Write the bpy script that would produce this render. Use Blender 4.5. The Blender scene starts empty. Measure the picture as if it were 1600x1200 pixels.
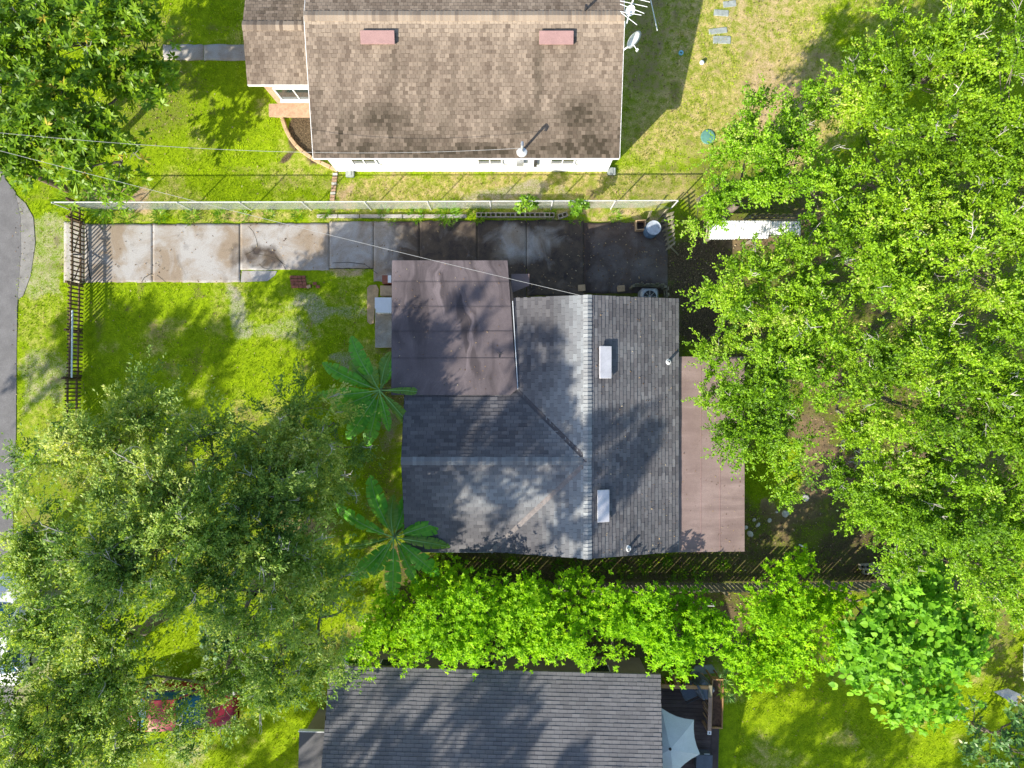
import bpy, math, random
import numpy as np
from mathutils import Vector, Matrix

random.seed(7)
rng = np.random.default_rng(7)
R = math.radians
scene = bpy.context.scene
col = scene.collection

# ------------------------------------------------------------------ camera, sky, sun, exposure
S = 0.0265          # metres per photo pixel on the ground
H = 29.4            # height of the drone above the ground
SUN_EL, SUN_AZ = 32.0, 46.0      # elevation; direction in which shadows fall (degrees from +X)

cam_d = bpy.data.cameras.new("camera")
cam_d.sensor_width = 36.0
cam_d.lens = 36.0 * (H / S) / 1600.0
cam_d.clip_end = 1500.0
cam = bpy.data.objects.new("camera", cam_d)
cam.location = (0, 0, H)
cam.rotation_euler = (0, 0, 0)
col.objects.link(cam)
scene.camera = cam

world = bpy.data.worlds.new("World")
scene.world = world
world.use_nodes = True
wn = world.node_tree
wn.nodes.clear()
sky = wn.nodes.new("ShaderNodeTexSky")
sky.sky_type = 'NISHITA'
sky.sun_disc = False
sky.sun_elevation = R(SUN_EL)
sky.sun_rotation = R(270.0 - SUN_AZ)
bgn = wn.nodes.new("ShaderNodeBackground")
bgn.inputs[1].default_value = 0.15
won = wn.nodes.new("ShaderNodeOutputWorld")
wn.links.new(sky.outputs[0], bgn.inputs[0])
wn.links.new(bgn.outputs[0], won.inputs[0])

sun_d = bpy.data.lights.new("sun", 'SUN')
sun_d.energy = 5.0
sun_d.angle = R(0.55)
sun_d.color = (1.0, 0.93, 0.80)
sun = bpy.data.objects.new("sun", sun_d)
_sd = Vector((math.cos(R(SUN_AZ)) * math.cos(R(SUN_EL)), math.sin(R(SUN_AZ)) * math.cos(R(SUN_EL)), -math.sin(R(SUN_EL))))
sun.rotation_euler = _sd.to_track_quat('-Z', 'Y').to_euler()
sun.location = (-20, -20, 40)
col.objects.link(sun)

scene.view_settings.view_transform = 'Standard'
scene.view_settings.look = 'None'
scene.view_settings.exposure = 0.83
scene.view_settings.gamma = 1.0
scene.view_settings.use_curve_mapping = False
scene.render.engine = 'CYCLES'
scene.cycles.max_bounces = 6
scene.cycles.diffuse_bounces = 3
scene.cycles.glossy_bounces = 2
scene.cycles.transmission_bounces = 4
scene.cycles.transparent_max_bounces = 4

# ------------------------------------------------------------------ helpers
def P(px, py, h=0.0):
    """A point at height h that the drone sees at photo pixel (px, py)."""
    k = S * (H - h) / H
    return Vector(((px - 800.0) * k, (600.0 - py) * k, h))

WO = {}             # world origin of every object that gets parts

def prop(o, label=None, cat=None, group=None, kind=None):
    if label: o["label"] = label
    if cat: o["category"] = cat
    if group: o["group"] = group
    if kind: o["kind"] = kind
    return o

def thing(name, label, cat, loc=(0, 0, 0), group=None, kind=None):
    o = bpy.data.objects.new(name, None)
    o.empty_display_size = 0.2
    o.location = loc
    col.objects.link(o)
    WO[o] = Vector(loc)
    return prop(o, label, cat, group, kind)

def link_mesh(name, me, parent, origin):
    o = bpy.data.objects.new(name, me)
    col.objects.link(o)
    if parent is not None:
        o.parent = parent
        o.location = Vector(origin) - WO[parent]
    else:
        o.location = origin
    WO[o] = Vector(origin)
    return o

def inst(name, me, parent, loc, rz=0.0, scale=None, rot=None):
    o = link_mesh(name, me, parent, loc)
    o.rotation_euler = rot if rot is not None else (0, 0, rz)
    if scale is not None: o.scale = scale
    return o

class MB:
    """Collects shapes in world coordinates and links them as one mesh object."""
    def __init__(self):
        self.v, self.f, self.m = [], [], []
        self.mi = 0
    def add(self, vs, fs):
        b = len(self.v)
        self.v.extend([tuple(x) for x in vs])
        for f in fs:
            self.f.append(tuple(i + b for i in f)); self.m.append(self.mi)
        return self
    def box(self, c, size, rz=0.0, rot=None, bev=0.0):
        sx, sy, sz = [a * 0.5 for a in size]
        M = rot if rot is not None else Matrix.Rotation(rz, 3, 'Z')
        c = Vector(c)
        if bev <= 0:
            vs = [c + M @ Vector((x * sx, y * sy, z * sz)) for z in (-1, 1) for x, y in ((-1, -1), (1, -1), (1, 1), (-1, 1))]
            fs = [(3, 2, 1, 0), (4, 5, 6, 7), (0, 1, 5, 4), (1, 2, 6, 5), (2, 3, 7, 6), (3, 0, 4, 7)]
            return self.add(vs, fs)
        b = min(bev, sx * .9, sy * .9, sz * .9)
        def ring(x, y, z):
            q = [(-x, -y + b), (-x + b, -y), (x - b, -y), (x, -y + b), (x, y - b), (x - b, y), (-x + b, y), (-x, y - b)]
            return [c + M @ Vector((a, d, z)) for a, d in q]
        vs = ring(sx, sy, -sz) + ring(sx, sy, sz - b) + ring(sx - b * .7, sy - b * .7, sz)
        fs = [tuple(range(7, -1, -1)), tuple(range(16, 24))]
        for l in (0, 8):
            for i in range(8):
                j = (i + 1) % 8
                fs.append((l + i, l + j, l + 8 + j, l + 8 + i))
        return self.add(vs, fs)
    def prism(self, poly, z0, z1):
        """poly: list of (x, y) counter-clockwise."""
        n = len(poly)
        vs = [(x, y, z0) for x, y in poly] + [(x, y, z1) for x, y in poly]
        fs = [tuple(range(n - 1, -1, -1)), tuple(range(n, 2 * n))]
        fs += [(i, (i + 1) % n, n + (i + 1) % n, n + i) for i in range(n)]
        return self.add(vs, fs)
    def slab(self, top, t):
        """a slab under a list of 3D corner points (ccw seen from above)."""
        n = len(top)
        vs = [Vector(p) - Vector((0, 0, t)) for p in top] + [Vector(p) for p in top]
        fs = [tuple(range(n - 1, -1, -1)), tuple(range(n, 2 * n))]
        fs += [(i, (i + 1) % n, n + (i + 1) % n, n + i) for i in range(n)]
        return self.add(vs, fs)
    def tube(self, pts, r0, r1=None, n=6, cap=True):
        pts = [Vector(p) for p in pts]
        r1 = r0 if r1 is None else r1
        m = len(pts)
        vs, fs = [], []
        prev = None
        for i, p in enumerate(pts):
            d = (pts[min(i + 1, m - 1)] - pts[max(i - 1, 0)])
            d = d.normalized() if d.length > 1e-9 else Vector((0, 0, 1))
            a = prev if prev is not None else (Vector((1, 0, 0)) if abs(d.x) < 0.8 else Vector((0, 1, 0)))
            a = (a - d * a.dot(d))
            a = a.normalized() if a.length > 1e-6 else d.orthogonal().normalized()
            prev = a
            b = d.cross(a)
            r = r0 + (r1 - r0) * i / max(1, m - 1)
            for k in range(n):
                t = 2 * math.pi * k / n
                vs.append(p + a * (r * math.cos(t)) + b * (r * math.sin(t)))
        for i in range(m - 1):
            for k in range(n):
                k2 = (k + 1) % n
                fs.append((i * n + k, i * n + k2, (i + 1) * n + k2, (i + 1) * n + k))
        if cap:
            fs.append(tuple(range(n - 1, -1, -1)))
            fs.append(tuple((m - 1) * n + k for k in range(n)))
        return self.add(vs, fs)
    def lathe(self, prof, c, n=20, M=None):
        """prof: list of (r, z); c: centre of the base."""
        c = Vector(c); M = M or Matrix.Identity(3)
        vs = [c + M @ Vector((r * math.cos(2 * math.pi * k / n), r * math.sin(2 * math.pi * k / n), z)) for r, z in prof for k in range(n)]
        fs = []
        for i in range(len(prof) - 1):
            for k in range(n):
                k2 = (k + 1) % n
                fs.append((i * n + k, i * n + k2, (i + 1) * n + k2, (i + 1) * n + k))
        fs.append(tuple(range(n - 1, -1, -1)))
        fs.append(tuple((len(prof) - 1) * n + k for k in range(n)))
        return self.add(vs, fs)
    def mesh(self, name, mats, origin=(0, 0, 0), smooth=False):
        o = Vector(origin)
        me = bpy.data.meshes.new(name)
        me.from_pydata([tuple(Vector(v) - o) for v in self.v], [], self.f)
        mats = mats if isinstance(mats, (list, tuple)) else [mats]
        for m in mats: me.materials.append(m)
        if len(mats) > 1: me.polygons.foreach_set("material_index", self.m)
        if smooth: me.polygons.foreach_set("use_smooth", [True] * len(self.f))
        me.update()
        return me
    def build(self, name, mats, parent=None, origin=None, smooth=False):
        if origin is None:
            origin = WO[parent] if parent is not None else Vector((0, 0, 0))
        return link_mesh(name, self.mesh(name, mats, origin, smooth), parent, origin)

def np_mesh(name, verts, quads, mat, attrs=None, tri=False, smooth=False):
    """big mesh from numpy arrays; attrs: dict of per-face floats."""
    k = 3 if tri else 4
    me = bpy.data.meshes.new(name)
    nv, nf = len(verts), len(quads)
    me.vertices.add(nv)
    me.vertices.foreach_set("co", np.ascontiguousarray(verts, dtype=np.float32).ravel())
    me.loops.add(nf * k)
    me.loops.foreach_set("vertex_index", np.ascontiguousarray(quads, dtype=np.int32).ravel())
    me.polygons.add(nf)
    me.polygons.foreach_set("loop_start", np.arange(0, nf * k, k, dtype=np.int32))
    me.polygons.foreach_set("loop_total", np.full(nf, k, dtype=np.int32))
    if smooth: me.polygons.foreach_set("use_smooth", np.ones(nf, dtype=bool))
    for n, a in (attrs or {}).items():
        at = me.attributes.new(n, 'FLOAT', 'FACE' if len(a) == nf else 'POINT')
        at.data.foreach_set("value", np.ascontiguousarray(a, dtype=np.float32))
    me.materials.append(mat)
    me.update(calc_edges=True)
    return me

# ------------------------------------------------------------------ materials
class NT:
    def __init__(self, name):
        self.m = bpy.data.materials.new(name)
        self.m.use_nodes = True
        self.t = self.m.node_tree
        self.t.nodes.clear()
        self.out = self.n("ShaderNodeOutputMaterial")
    def n(self, typ, **kw):
        nd = self.t.nodes.new(typ)
        for k, v in kw.items(): setattr(nd, k, v)
        return nd
    def l(self, a, b): self.t.links.new(a, b)
    def val(self, sock, v):
        if hasattr(v, "is_linked") or hasattr(v, "links"): self.l(v, sock)
        else: sock.default_value = v
    def pos(self):
        return self.n("ShaderNodeNewGeometry").outputs["Position"]
    def mapped(self, scale=(1, 1, 1), rot=(0, 0, 0), vec=None):
        mp = self.n("ShaderNodeMapping")
        mp.inputs["Scale"].default_value = scale
        mp.inputs["Rotation"].default_value = rot
        self.l(vec if vec is not None else self.pos(), mp.inputs["Vector"])
        return mp.outputs[0]
    def noise(self, scale, detail=4, rough=0.55, vec=None, dist=0.0):
        nz = self.n("ShaderNodeTexNoise")
        nz.inputs["Scale"].default_value = scale
        nz.inputs["Detail"].default_value = detail
        nz.inputs["Roughness"].default_value = rough
        nz.inputs["Distortion"].default_value = dist
        self.l(vec if vec is not None else self.pos(), nz.inputs["Vector"])
        return nz.outputs["Fac"]
    def ramp(self, fac, stops, interp='LINEAR'):
        r = self.n("ShaderNodeValToRGB")
        r.color_ramp.interpolation = interp
        e = r.color_ramp.elements
        while len(e) < len(stops): e.new(0.5)
        for el, (p, c) in zip(e, stops):
            el.position = p
            el.color = (c, c, c, 1) if isinstance(c, (int, float)) else (*c, 1)
        self.l(fac, r.inputs[0])
        return r.outputs[0]
    def mix(self, fac, a, b, mode='MIX'):
        m = self.n("ShaderNodeMix", data_type='RGBA', blend_type=mode)
        self.val(m.inputs[0], fac)
        for s, v in ((m.inputs[6], a), (m.inputs[7], b)):
            if isinstance(v, tuple): s.default_value = (*v, 1) if len(v) == 3 else v
            else: self.l(v, s)
        return m.outputs[2]
    def math(self, op, a, b=0.0, clamp=False):
        m = self.n("ShaderNodeMath", operation=op, use_clamp=clamp)
        self.val(m.inputs[0], a); self.val(m.inputs[1], b)
        return m.outputs[0]
    def attr(self, name):
        a = self.n("ShaderNodeAttribute"); a.attribute_name = name
        return a.outputs["Fac"]
    def bsdf(self, color, rough=0.8, spec=0.3, metal=0.0, bump=None, bstr=0.4, bdist=0.02):
        p = self.n("ShaderNodeBsdfPrincipled")
        if isinstance(color, tuple): p.inputs["Base Color"].default_value = (*color, 1)
        else: self.l(color, p.inputs["Base Color"])
        self.val(p.inputs["Roughness"], rough)
        p.inputs["Specular IOR Level"].default_value = spec
        p.inputs["Metallic"].default_value = metal
        if bump is not None:
            b = self.n("ShaderNodeBump")
            b.inputs["Strength"].default_value = bstr
            b.inputs["Distance"].default_value = bdist
            self.l(bump, b.inputs["Height"])
            self.l(b.outputs[0], p.inputs["Normal"])
        return p.outputs[0]
    def done(self, shader):
        self.l(shader, self.out.inputs[0])
        return self.m

def hsv(c, f):
    return tuple(min(1.0, x * f) for x in c)

def plain(name, c, rough=0.7, spec=0.3, metal=0.0, var=0.25, scale=6.0, bump=0.3, fine=60.0):
    """painted / worn surface: a colour with blotchy and fine variation."""
    t = NT(name)
    a = t.noise(scale, 5, 0.65)
    b = t.noise(fine, 2, 0.5)
    cc = t.mix(t.ramp(a, [(0.3, 0.0), (0.7, 1.0)]), hsv(c, 1 - var), hsv(c, 1 + var))
    cc = t.mix(0.35, cc, t.ramp(b, [(0.3, (0.25, 0.25, 0.25)), (0.7, (0.78, 0.78, 0.78))]), 'OVERLAY')
    return t.done(t.bsdf(cc, rough, spec, metal, b, bump, 0.004))

def wood(name, c1, c2, rot=0.0):
    t = NT(name)
    oi = t.n("ShaderNodeObjectInfo").outputs["Random"]
    g = t.noise(3.0, 5, 0.6, t.mapped((2.0, 30.0, 8.0), (0, 0, rot)))
    bl = t.noise(1.7, 4, 0.6)
    c = t.mix(t.ramp(g, [(0.3, 0.0), (0.7, 1.0)]), c1, c2)
    c = t.mix(t.ramp(bl, [(0.35, 0.0), (0.75, 0.6)]), c, hsv(c1, 0.45))
    c = t.mix(0.5, c, t.ramp(oi, [(0.0, (0.3, 0.3, 0.3)), (1.0, (0.72, 0.72, 0.72))]), 'OVERLAY')
    return t.done(t.bsdf(c, 0.85, 0.2, 0, g, 0.5, 0.004))

def leaf(name, dark, mid, light, yellow, trans=0.32, rough=0.42, spec=0.45):
    t = NT(name)
    r = t.attr("rnd")
    big = t.noise(0.55, 3, 0.6)
    c = t.ramp(r, [(0.0, dark), (0.4, mid), (0.82, light), (0.97, light), (1.0, yellow)])
    c = t.mix(t.ramp(big, [(0.35, 0.0), (0.7, 0.5)]), c, hsv(mid, 0.8), 'MIX')
    own = t.ramp(t.n("ShaderNodeObjectInfo").outputs["Random"], [(0.0, (0.84, 0.93, 0.80)), (0.5, (0.98, 0.98, 0.95)), (1.0, (1.10, 1.02, 0.85))])
    c = t.mix(1.0, c, own, 'MULTIPLY')
    p = t.bsdf(c, rough, spec)
    tr = t.n("ShaderNodeBsdfTranslucent")
    tc = t.mix(1.0, c, (1.35, 1.25, 0.45), 'MULTIPLY')
    t.l(tc, tr.inputs[0])
    ms = t.n("ShaderNodeMixShader")
    ms.inputs[0].default_value = trans
    t.l(p, ms.inputs[1]); t.l(tr.outputs[0], ms.inputs[2])
    return t.done(ms.outputs[0])

M = {}
M['oak_leaf'] = leaf('oak_leaf', (0.060, 0.140, 0.006), (0.180, 0.350, 0.010), (0.350, 0.560, 0.022), (0.58, 0.64, 0.16), 0.30, 0.48, 0.3)
M['grey_oak_leaf'] = leaf('grey_oak_leaf', (0.080, 0.170, 0.045), (0.245, 0.390, 0.090), (0.560, 0.650, 0.170), (0.80, 0.80, 0.34), 0.45, 0.48, 0.3)
M['magnolia_leaf'] = leaf('magnolia_leaf', (0.060, 0.140, 0.006), (0.140, 0.280, 0.008), (0.300, 0.450, 0.016), (0.55, 0.42, 0.06), 0.34, 0.42, 0.3)
M['hedge_leaf'] = leaf('hedge_leaf', (0.120, 0.300, 0.003), (0.260, 0.530, 0.004), (0.390, 0.660, 0.008), (0.50, 0.68, 0.03), 0.44, 0.55, 0.2)
M['mulberry_leaf'] = leaf('mulberry_leaf', (0.090, 0.250, 0.012), (0.190, 0.450, 0.020), (0.310, 0.580, 0.035), (0.42, 0.60, 0.05), 0.40, 0.5, 0.25)
M['dark_shrub_leaf'] = leaf('dark_shrub_leaf', (0.030, 0.090, 0.020), (0.070, 0.185, 0.040), (0.140, 0.280, 0.060), (0.30, 0.25, 0.04), 0.2)
M['weed_leaf'] = leaf('weed_leaf', (0.070, 0.170, 0.008), (0.150, 0.320, 0.012), (0.250, 0.440, 0.020), (0.36, 0.44, 0.05))
M['banana_leaf'] = leaf('banana_leaf', (0.070, 0.260, 0.020), (0.115, 0.390, 0.030), (0.190, 0.470, 0.040), (0.40, 0.48, 0.05), 0.30, 0.42, 0.3)
M['young_banana_leaf'] = leaf('young_banana_leaf', (0.070, 0.180, 0.022), (0.110, 0.250, 0.030), (0.160, 0.300, 0.040), (0.25, 0.32, 0.05), 0.3, 0.4, 0.4)
M['midrib'] = plain('midrib', (0.20, 0.38, 0.10), 0.5, 0.4, 0, 0.15)
M['bark'] = plain('bark', (0.17, 0.14, 0.115), 0.95, 0.15, 0, 0.35, 5, 0.8, 30)
M['pale_bark'] = plain('pale_bark', (0.42, 0.39, 0.35), 0.9, 0.2, 0, 0.3, 4, 0.6, 30)
M['banana_stem'] = plain('banana_stem', (0.13, 0.16, 0.06), 0.7, 0.3, 0, 0.4, 5)

# grass and soil: four ground kinds weighted by vertex attributes
def ground_mat():
    t = NT('ground')
    fine = t.noise(26.0, 3, 0.7)
    mid = t.noise(3.2, 5, 0.65)
    big = t.noise(0.55, 4, 0.6)
    lush = t.mix(t.ramp(mid, [(0.3, 0.0), (0.7, 1.0)]), (0.150, 0.240, 0.004), (0.290, 0.400, 0.007))
    dry = t.mix(t.ramp(mid, [(0.38, 0.0), (0.62, 1.0)]), (0.270, 0.270, 0.050), (0.520, 0.400, 0.180))
    sand = t.mix(t.ramp(mid, [(0.3, 0.0), (0.7, 1.0)]), (0.340, 0.230, 0.115), (0.520, 0.390, 0.235))
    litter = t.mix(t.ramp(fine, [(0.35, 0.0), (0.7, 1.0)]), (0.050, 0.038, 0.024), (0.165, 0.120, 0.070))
    grey = t.mix(t.ramp(fine, [(0.3, 0.0), (0.7, 1.0)]), (0.210, 0.190, 0.150), (0.400, 0.370, 0.310))
    def w(name, sharp=0.30):
        a = t.attr(name)
        n = t.mix(0.45, t.mix(1.0, mid, big, 'MIX'), fine)
        n2 = t.mix(0.5, mid, fine)
        d = t.math('ADD', a, t.math('MULTIPLY', t.math('SUBTRACT', n2, 0.5), 1.5))
        return t.math('DIVIDE', t.math('SUBTRACT', d, 0.5 - sharp / 2), sharp, True)
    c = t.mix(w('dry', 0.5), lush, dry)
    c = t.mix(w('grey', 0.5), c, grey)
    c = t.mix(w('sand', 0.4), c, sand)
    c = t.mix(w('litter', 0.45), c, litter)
    c = t.mix(0.55, c, t.ramp(fine, [(0.28, (0.15, 0.15, 0.15)), (0.72, (0.85, 0.85, 0.85))]), 'OVERLAY')
    return t.done(t.bsdf(c, 0.95, 0.1, 0, t.mix(0.5, fine, mid), 0.8, 0.05))
M['ground'] = ground_mat()

def blade_mat():
    t = NT('grass_blade')
    r = t.attr("rnd"); d = t.attr("dry")
    g = t.ramp(r, [(0.0, (0.190, 0.300, 0.003)), (0.5, (0.350, 0.510, 0.004)), (1.0, (0.520, 0.680, 0.010))])
    y = t.ramp(r, [(0.0, (0.230, 0.270, 0.030)), (0.5, (0.460, 0.400, 0.110)), (1.0, (0.620, 0.500, 0.220))])
    c = t.mix(d, g, y)
    p = t.bsdf(c, 0.7, 0.10)
    tr = t.n("ShaderNodeBsdfTranslucent"); t.l(c, tr.inputs[0])
    ms = t.n("ShaderNodeMixShader"); ms.inputs[0].default_value = 0.35
    t.l(p, ms.inputs[1]); t.l(tr.outputs[0], ms.inputs[2])
    return t.done(ms.outputs[0])
M['blade'] = blade_mat()

def shingle_mat(name, dark, mid, light, stain, bleach):
    t = NT(name)
    r = t.attr("rnd"); st = t.attr("stain"); bl = t.attr("bleach")
    big = t.noise(0.9, 5, 0.6); fine = t.noise(70.0, 2, 0.6)
    c = t.ramp(r, [(0.0, dark), (0.5, mid), (1.0, light)])
    c = t.mix(t.ramp(big, [(0.35, 0.0), (0.75, 0.45)]), c, hsv(dark, 0.85))
    c = t.mix(bl, c, bleach)
    c = t.mix(st, c, stain)
    c = t.mix(0.4, c, t.ramp(fine, [(0.3, (0.25, 0.25, 0.25)), (0.7, (0.75, 0.75, 0.75))]), 'OVERLAY')
    return t.done(t.bsdf(c, 0.9, 0.25, 0, fine, 0.35, 0.004))
M['tan_shingle'] = shingle_mat('tan_shingle', (0.150, 0.112, 0.083), (0.250, 0.195, 0.147), (0.335, 0.265, 0.200), (0.055, 0.043, 0.028), (0.42, 0.335, 0.25))
M['grey_shingle'] = shingle_mat('grey_shingle', (0.075, 0.072, 0.078), (0.115, 0.110, 0.116), (0.165, 0.157, 0.160), (0.040, 0.038, 0.040), (0.36, 0.38, 0.385))
M['slate_shingle'] = shingle_mat('slate_shingle', (0.118, 0.116, 0.122), (0.145, 0.143, 0.150), (0.172, 0.168, 0.174), (0.05, 0.05, 0.05), (0.26, 0.25, 0.24))
M['roof_deck'] = plain('roof_deck', (0.035, 0.032, 0.032), 0.95, 0.1)
M['tan_deck'] = plain('tan_deck', (0.075, 0.055, 0.04), 0.95, 0.1)

def rolled_mat(name, c1, c2, dark, streak_scale, rot, amount, pools=(), worn=1.2):
    t = NT(name)
    warp = t.noise(0.35, 3, 0.5)
    v = t.n("ShaderNodeVectorMath", operation='ADD')
    t.l(t.pos(), v.inputs[0])
    cx = t.n("ShaderNodeCombineXYZ"); t.l(t.math('MULTIPLY', warp, 2.4), cx.inputs[0]); t.l(cx.outputs[0], v.inputs[1])
    st = t.noise(1.0, 6, 0.6, t.mapped(streak_scale, (0, 0, rot), v.outputs[0]))
    bl = t.noise(0.8, 5, 0.65); fine = t.noise(45, 3, 0.6)
    c = t.mix(t.ramp(bl, [(0.3, 0.0), (0.7, 1.0)]), c1, c2)
    c = t.mix(t.math('MULTIPLY', t.ramp(st, [(0.46, 0.0), (0.66, amount)]), t.ramp(t.noise(0.35, 3, 0.5), [(0.40, 0.15), (0.62, 1.0)])), c, dark)
    for (cx, cy, rx, ry, ang, w) in pools:          # tar-dark runs where rain drains off
        sb = t.n("ShaderNodeVectorMath", operation='SUBTRACT'); t.l(t.pos(), sb.inputs[0]); sb.inputs[1].default_value = (cx, cy, 0)
        mv = t.mapped((1 / rx, 1 / ry, 0), (0, 0, 0), t.mapped((1, 1, 0), (0, 0, ang), sb.outputs[0]))
        ln = t.n("ShaderNodeVectorMath", operation='LENGTH'); t.l(mv, ln.inputs[0])
        dd = t.math('ADD', ln.outputs["Value"], t.math('MULTIPLY', t.math('SUBTRACT', t.noise(1.6, 5, 0.6, t.mapped((2.2, 0.45, 1), (0, 0, ang))), 0.5), 1.9))
        c = t.mix(t.ramp(dd, [(0.55, w), (1.0, 0.0)]), c, dark)
    c = t.mix(t.ramp(st, [(0.30, 0.6), (0.40, 0.0)]), c, hsv(c2, worn))
    c = t.mix(0.35, c, t.ramp(fine, [(0.3, (0.28, 0.28, 0.28)), (0.7, (0.74, 0.74, 0.74))]), 'OVERLAY')
    return t.done(t.bsdf(c, 0.75, 0.35, 0, fine, 0.3, 0.005))
M['carport_roofing'] = rolled_mat('carport_roofing', (0.098, 0.078, 0.082), (0.150, 0.122, 0.125), (0.042, 0.033, 0.035), (1.6, 0.14, 0.3), R(-20), 1.0,
    ((-1.85, 2.75, .42, 1.3, R(-22), .85), (-3.55, 2.6, .5, 2.2, R(-4), .6), (-1.5, 1.1, .22, 1.1, R(-18), .7), (-2.7, 3.6, .35, 1.0, R(-12), .7)), 1.7)
M['porch_roofing'] = rolled_mat('porch_roofing', (0.195, 0.138, 0.122), (0.285, 0.212, 0.192), (0.150, 0.105, 0.095), (0.4, 3.0, 0.3), R(8), 0.7)

def concrete_mat(name, base, brown, dark, dirt_amt):
    t = NT(name)
    bl = t.noise(0.75, 6, 0.62, None, 0.6); b2 = t.noise(1.9, 8, 0.72, None, 0.4); fine = t.noise(38, 3, 0.65)
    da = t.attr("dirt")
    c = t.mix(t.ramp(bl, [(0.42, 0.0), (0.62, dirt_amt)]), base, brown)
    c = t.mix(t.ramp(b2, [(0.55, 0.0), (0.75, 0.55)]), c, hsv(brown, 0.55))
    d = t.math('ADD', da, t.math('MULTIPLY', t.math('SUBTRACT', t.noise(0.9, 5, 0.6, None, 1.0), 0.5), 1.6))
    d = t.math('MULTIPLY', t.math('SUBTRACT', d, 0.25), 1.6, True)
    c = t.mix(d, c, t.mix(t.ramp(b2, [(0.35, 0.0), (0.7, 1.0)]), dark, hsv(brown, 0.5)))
    c = t.mix(0.45, c, t.ramp(fine, [(0.3, (0.22, 0.22, 0.22)), (0.7, (0.76, 0.76, 0.76))]), 'OVERLAY')
    return t.done(t.bsdf(c, 0.9, 0.25, 0, fine, 0.4, 0.006))
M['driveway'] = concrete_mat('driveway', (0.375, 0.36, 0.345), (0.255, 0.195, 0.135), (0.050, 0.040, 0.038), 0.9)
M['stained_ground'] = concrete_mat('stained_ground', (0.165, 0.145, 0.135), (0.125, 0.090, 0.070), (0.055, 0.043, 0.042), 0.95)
M['concrete'] = concrete_mat('concrete', (0.40, 0.38, 0.35), (0.28, 0.22, 0.15), (0.08, 0.07, 0.06), 0.7)
M['block'] = plain('block', (0.36, 0.32, 0.25), 0.95, 0.2, 0, 0.3, 7)
M['asphalt'] = plain('asphalt', (0.155, 0.150, 0.150), 0.92, 0.25, 0, 0.18, 1.6, 0.6, 45)
M['old_asphalt'] = plain('old_asphalt', (0.230, 0.220, 0.205), 0.92, 0.25, 0, 0.22, 2.2, 0.6, 40)
M['crack'] = plain('crack', (0.05, 0.045, 0.035), 0.95, 0.1)
M['stucco'] = plain('stucco', (0.78, 0.78, 0.76), 0.85, 0.25, 0, 0.06, 1.5)
M['beige_wall'] = plain('beige_wall', (0.30, 0.25, 0.19), 0.85, 0.25, 0, 0.15, 1.5)
M['grey_wall'] = plain('grey_wall', (0.36, 0.37, 0.36), 0.85, 0.25, 0, 0.15, 1.5)
M['white_paint'] = plain('white_paint', (0.78, 0.77, 0.75), 0.55, 0.4, 0, 0.07, 3)
M['white_plastic'] = plain('white_plastic', (0.74, 0.76, 0.78), 0.4, 0.5, 0, 0.05, 3, 0.1)
M['pale_pipe'] = plain('pale_pipe', (0.60, 0.70, 0.72), 0.4, 0.5, 0, 0.08, 3, 0.1)
M['grey_metal'] = plain('grey_metal', (0.46, 0.47, 0.48), 0.45, 0.5, 0.5, 0.15, 4, 0.1)
M['galvanised'] = plain('galvanised', (0.66, 0.67, 0.66), 0.5, 0.5, 0.25, 0.12, 3, 0.1)
M['sheet_metal'] = plain('sheet_metal', (0.72, 0.74, 0.76), 0.42, 0.5, 0.1, 0.15, 2, 0.1)
M['vent_white'] = plain('vent_white', (0.62, 0.60, 0.62), 0.4, 0.5, 0.2, 0.12, 3, 0.1)
M['vent_mauve'] = plain('vent_mauve', (0.330, 0.200, 0.185), 0.5, 0.4, 0.0, 0.1, 3, 0.1)
M['valley'] = plain('valley', (0.20, 0.175, 0.165), 0.8, 0.3, 0, 0.3, 5)
M['dark_seam'] = plain('dark_seam', (0.090, 0.074, 0.077), 0.8, 0.3)
M['dark_metal'] = plain('dark_metal', (0.045, 0.045, 0.05), 0.5, 0.4, 0.3, 0.2)
M['cable'] = plain('cable', (0.40, 0.40, 0.39), 0.6, 0.3, 0, 0.1)
M['black_plastic'] = plain('black_plastic', (0.03, 0.03, 0.032), 0.6, 0.4, 0, 0.2)
M['grey_cover'] = plain('grey_cover', (0.105, 0.125, 0.150), 0.75, 0.3, 0, 0.15, 5)
M['canvas'] = plain('canvas', (0.60, 0.64, 0.60), 0.9, 0.15, 0, 0.06, 3)
M['blue_barrel'] = plain('blue_barrel', (0.085, 0.150, 0.235), 0.55, 0.4, 0, 0.3, 5)
M['barrel_lid'] = plain('barrel_lid', (0.40, 0.44, 0.50), 0.6, 0.3, 0, 0.3, 6)
M['blue_bin'] = plain('blue_bin', (0.04, 0.13, 0.22), 0.5, 0.4, 0, 0.15)
M['teal_lid'] = plain('teal_lid', (0.11, 0.26, 0.21), 0.7, 0.3, 0, 0.18, 8)
M['cyan_ring'] = plain('cyan_ring', (0.22, 0.50, 0.58), 0.5, 0.4, 0, 0.1)
M['brick'] = plain('brick', (0.26, 0.10, 0.065), 0.92, 0.2, 0, 0.3, 8)
M['paver'] = plain('paver', (0.30, 0.33, 0.31), 0.9, 0.2, 0, 0.25, 6)
M['edging'] = plain('edging', (0.46, 0.32, 0.19), 0.9, 0.2, 0, 0.25, 5)
M['ledge_brick'] = plain('ledge_brick', (0.46, 0.30, 0.20), 0.9, 0.2, 0, 0.25, 9)
M['stone'] = plain('stone', (0.52, 0.50, 0.46), 0.9, 0.2, 0, 0.25, 6)
M['tan_stone'] = plain('tan_stone', (0.40, 0.29, 0.17), 0.9, 0.2, 0, 0.35, 3)
M['soil'] = plain('soil', (0.10, 0.06, 0.04), 0.95, 0.1, 0, 0.5, 9)
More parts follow.
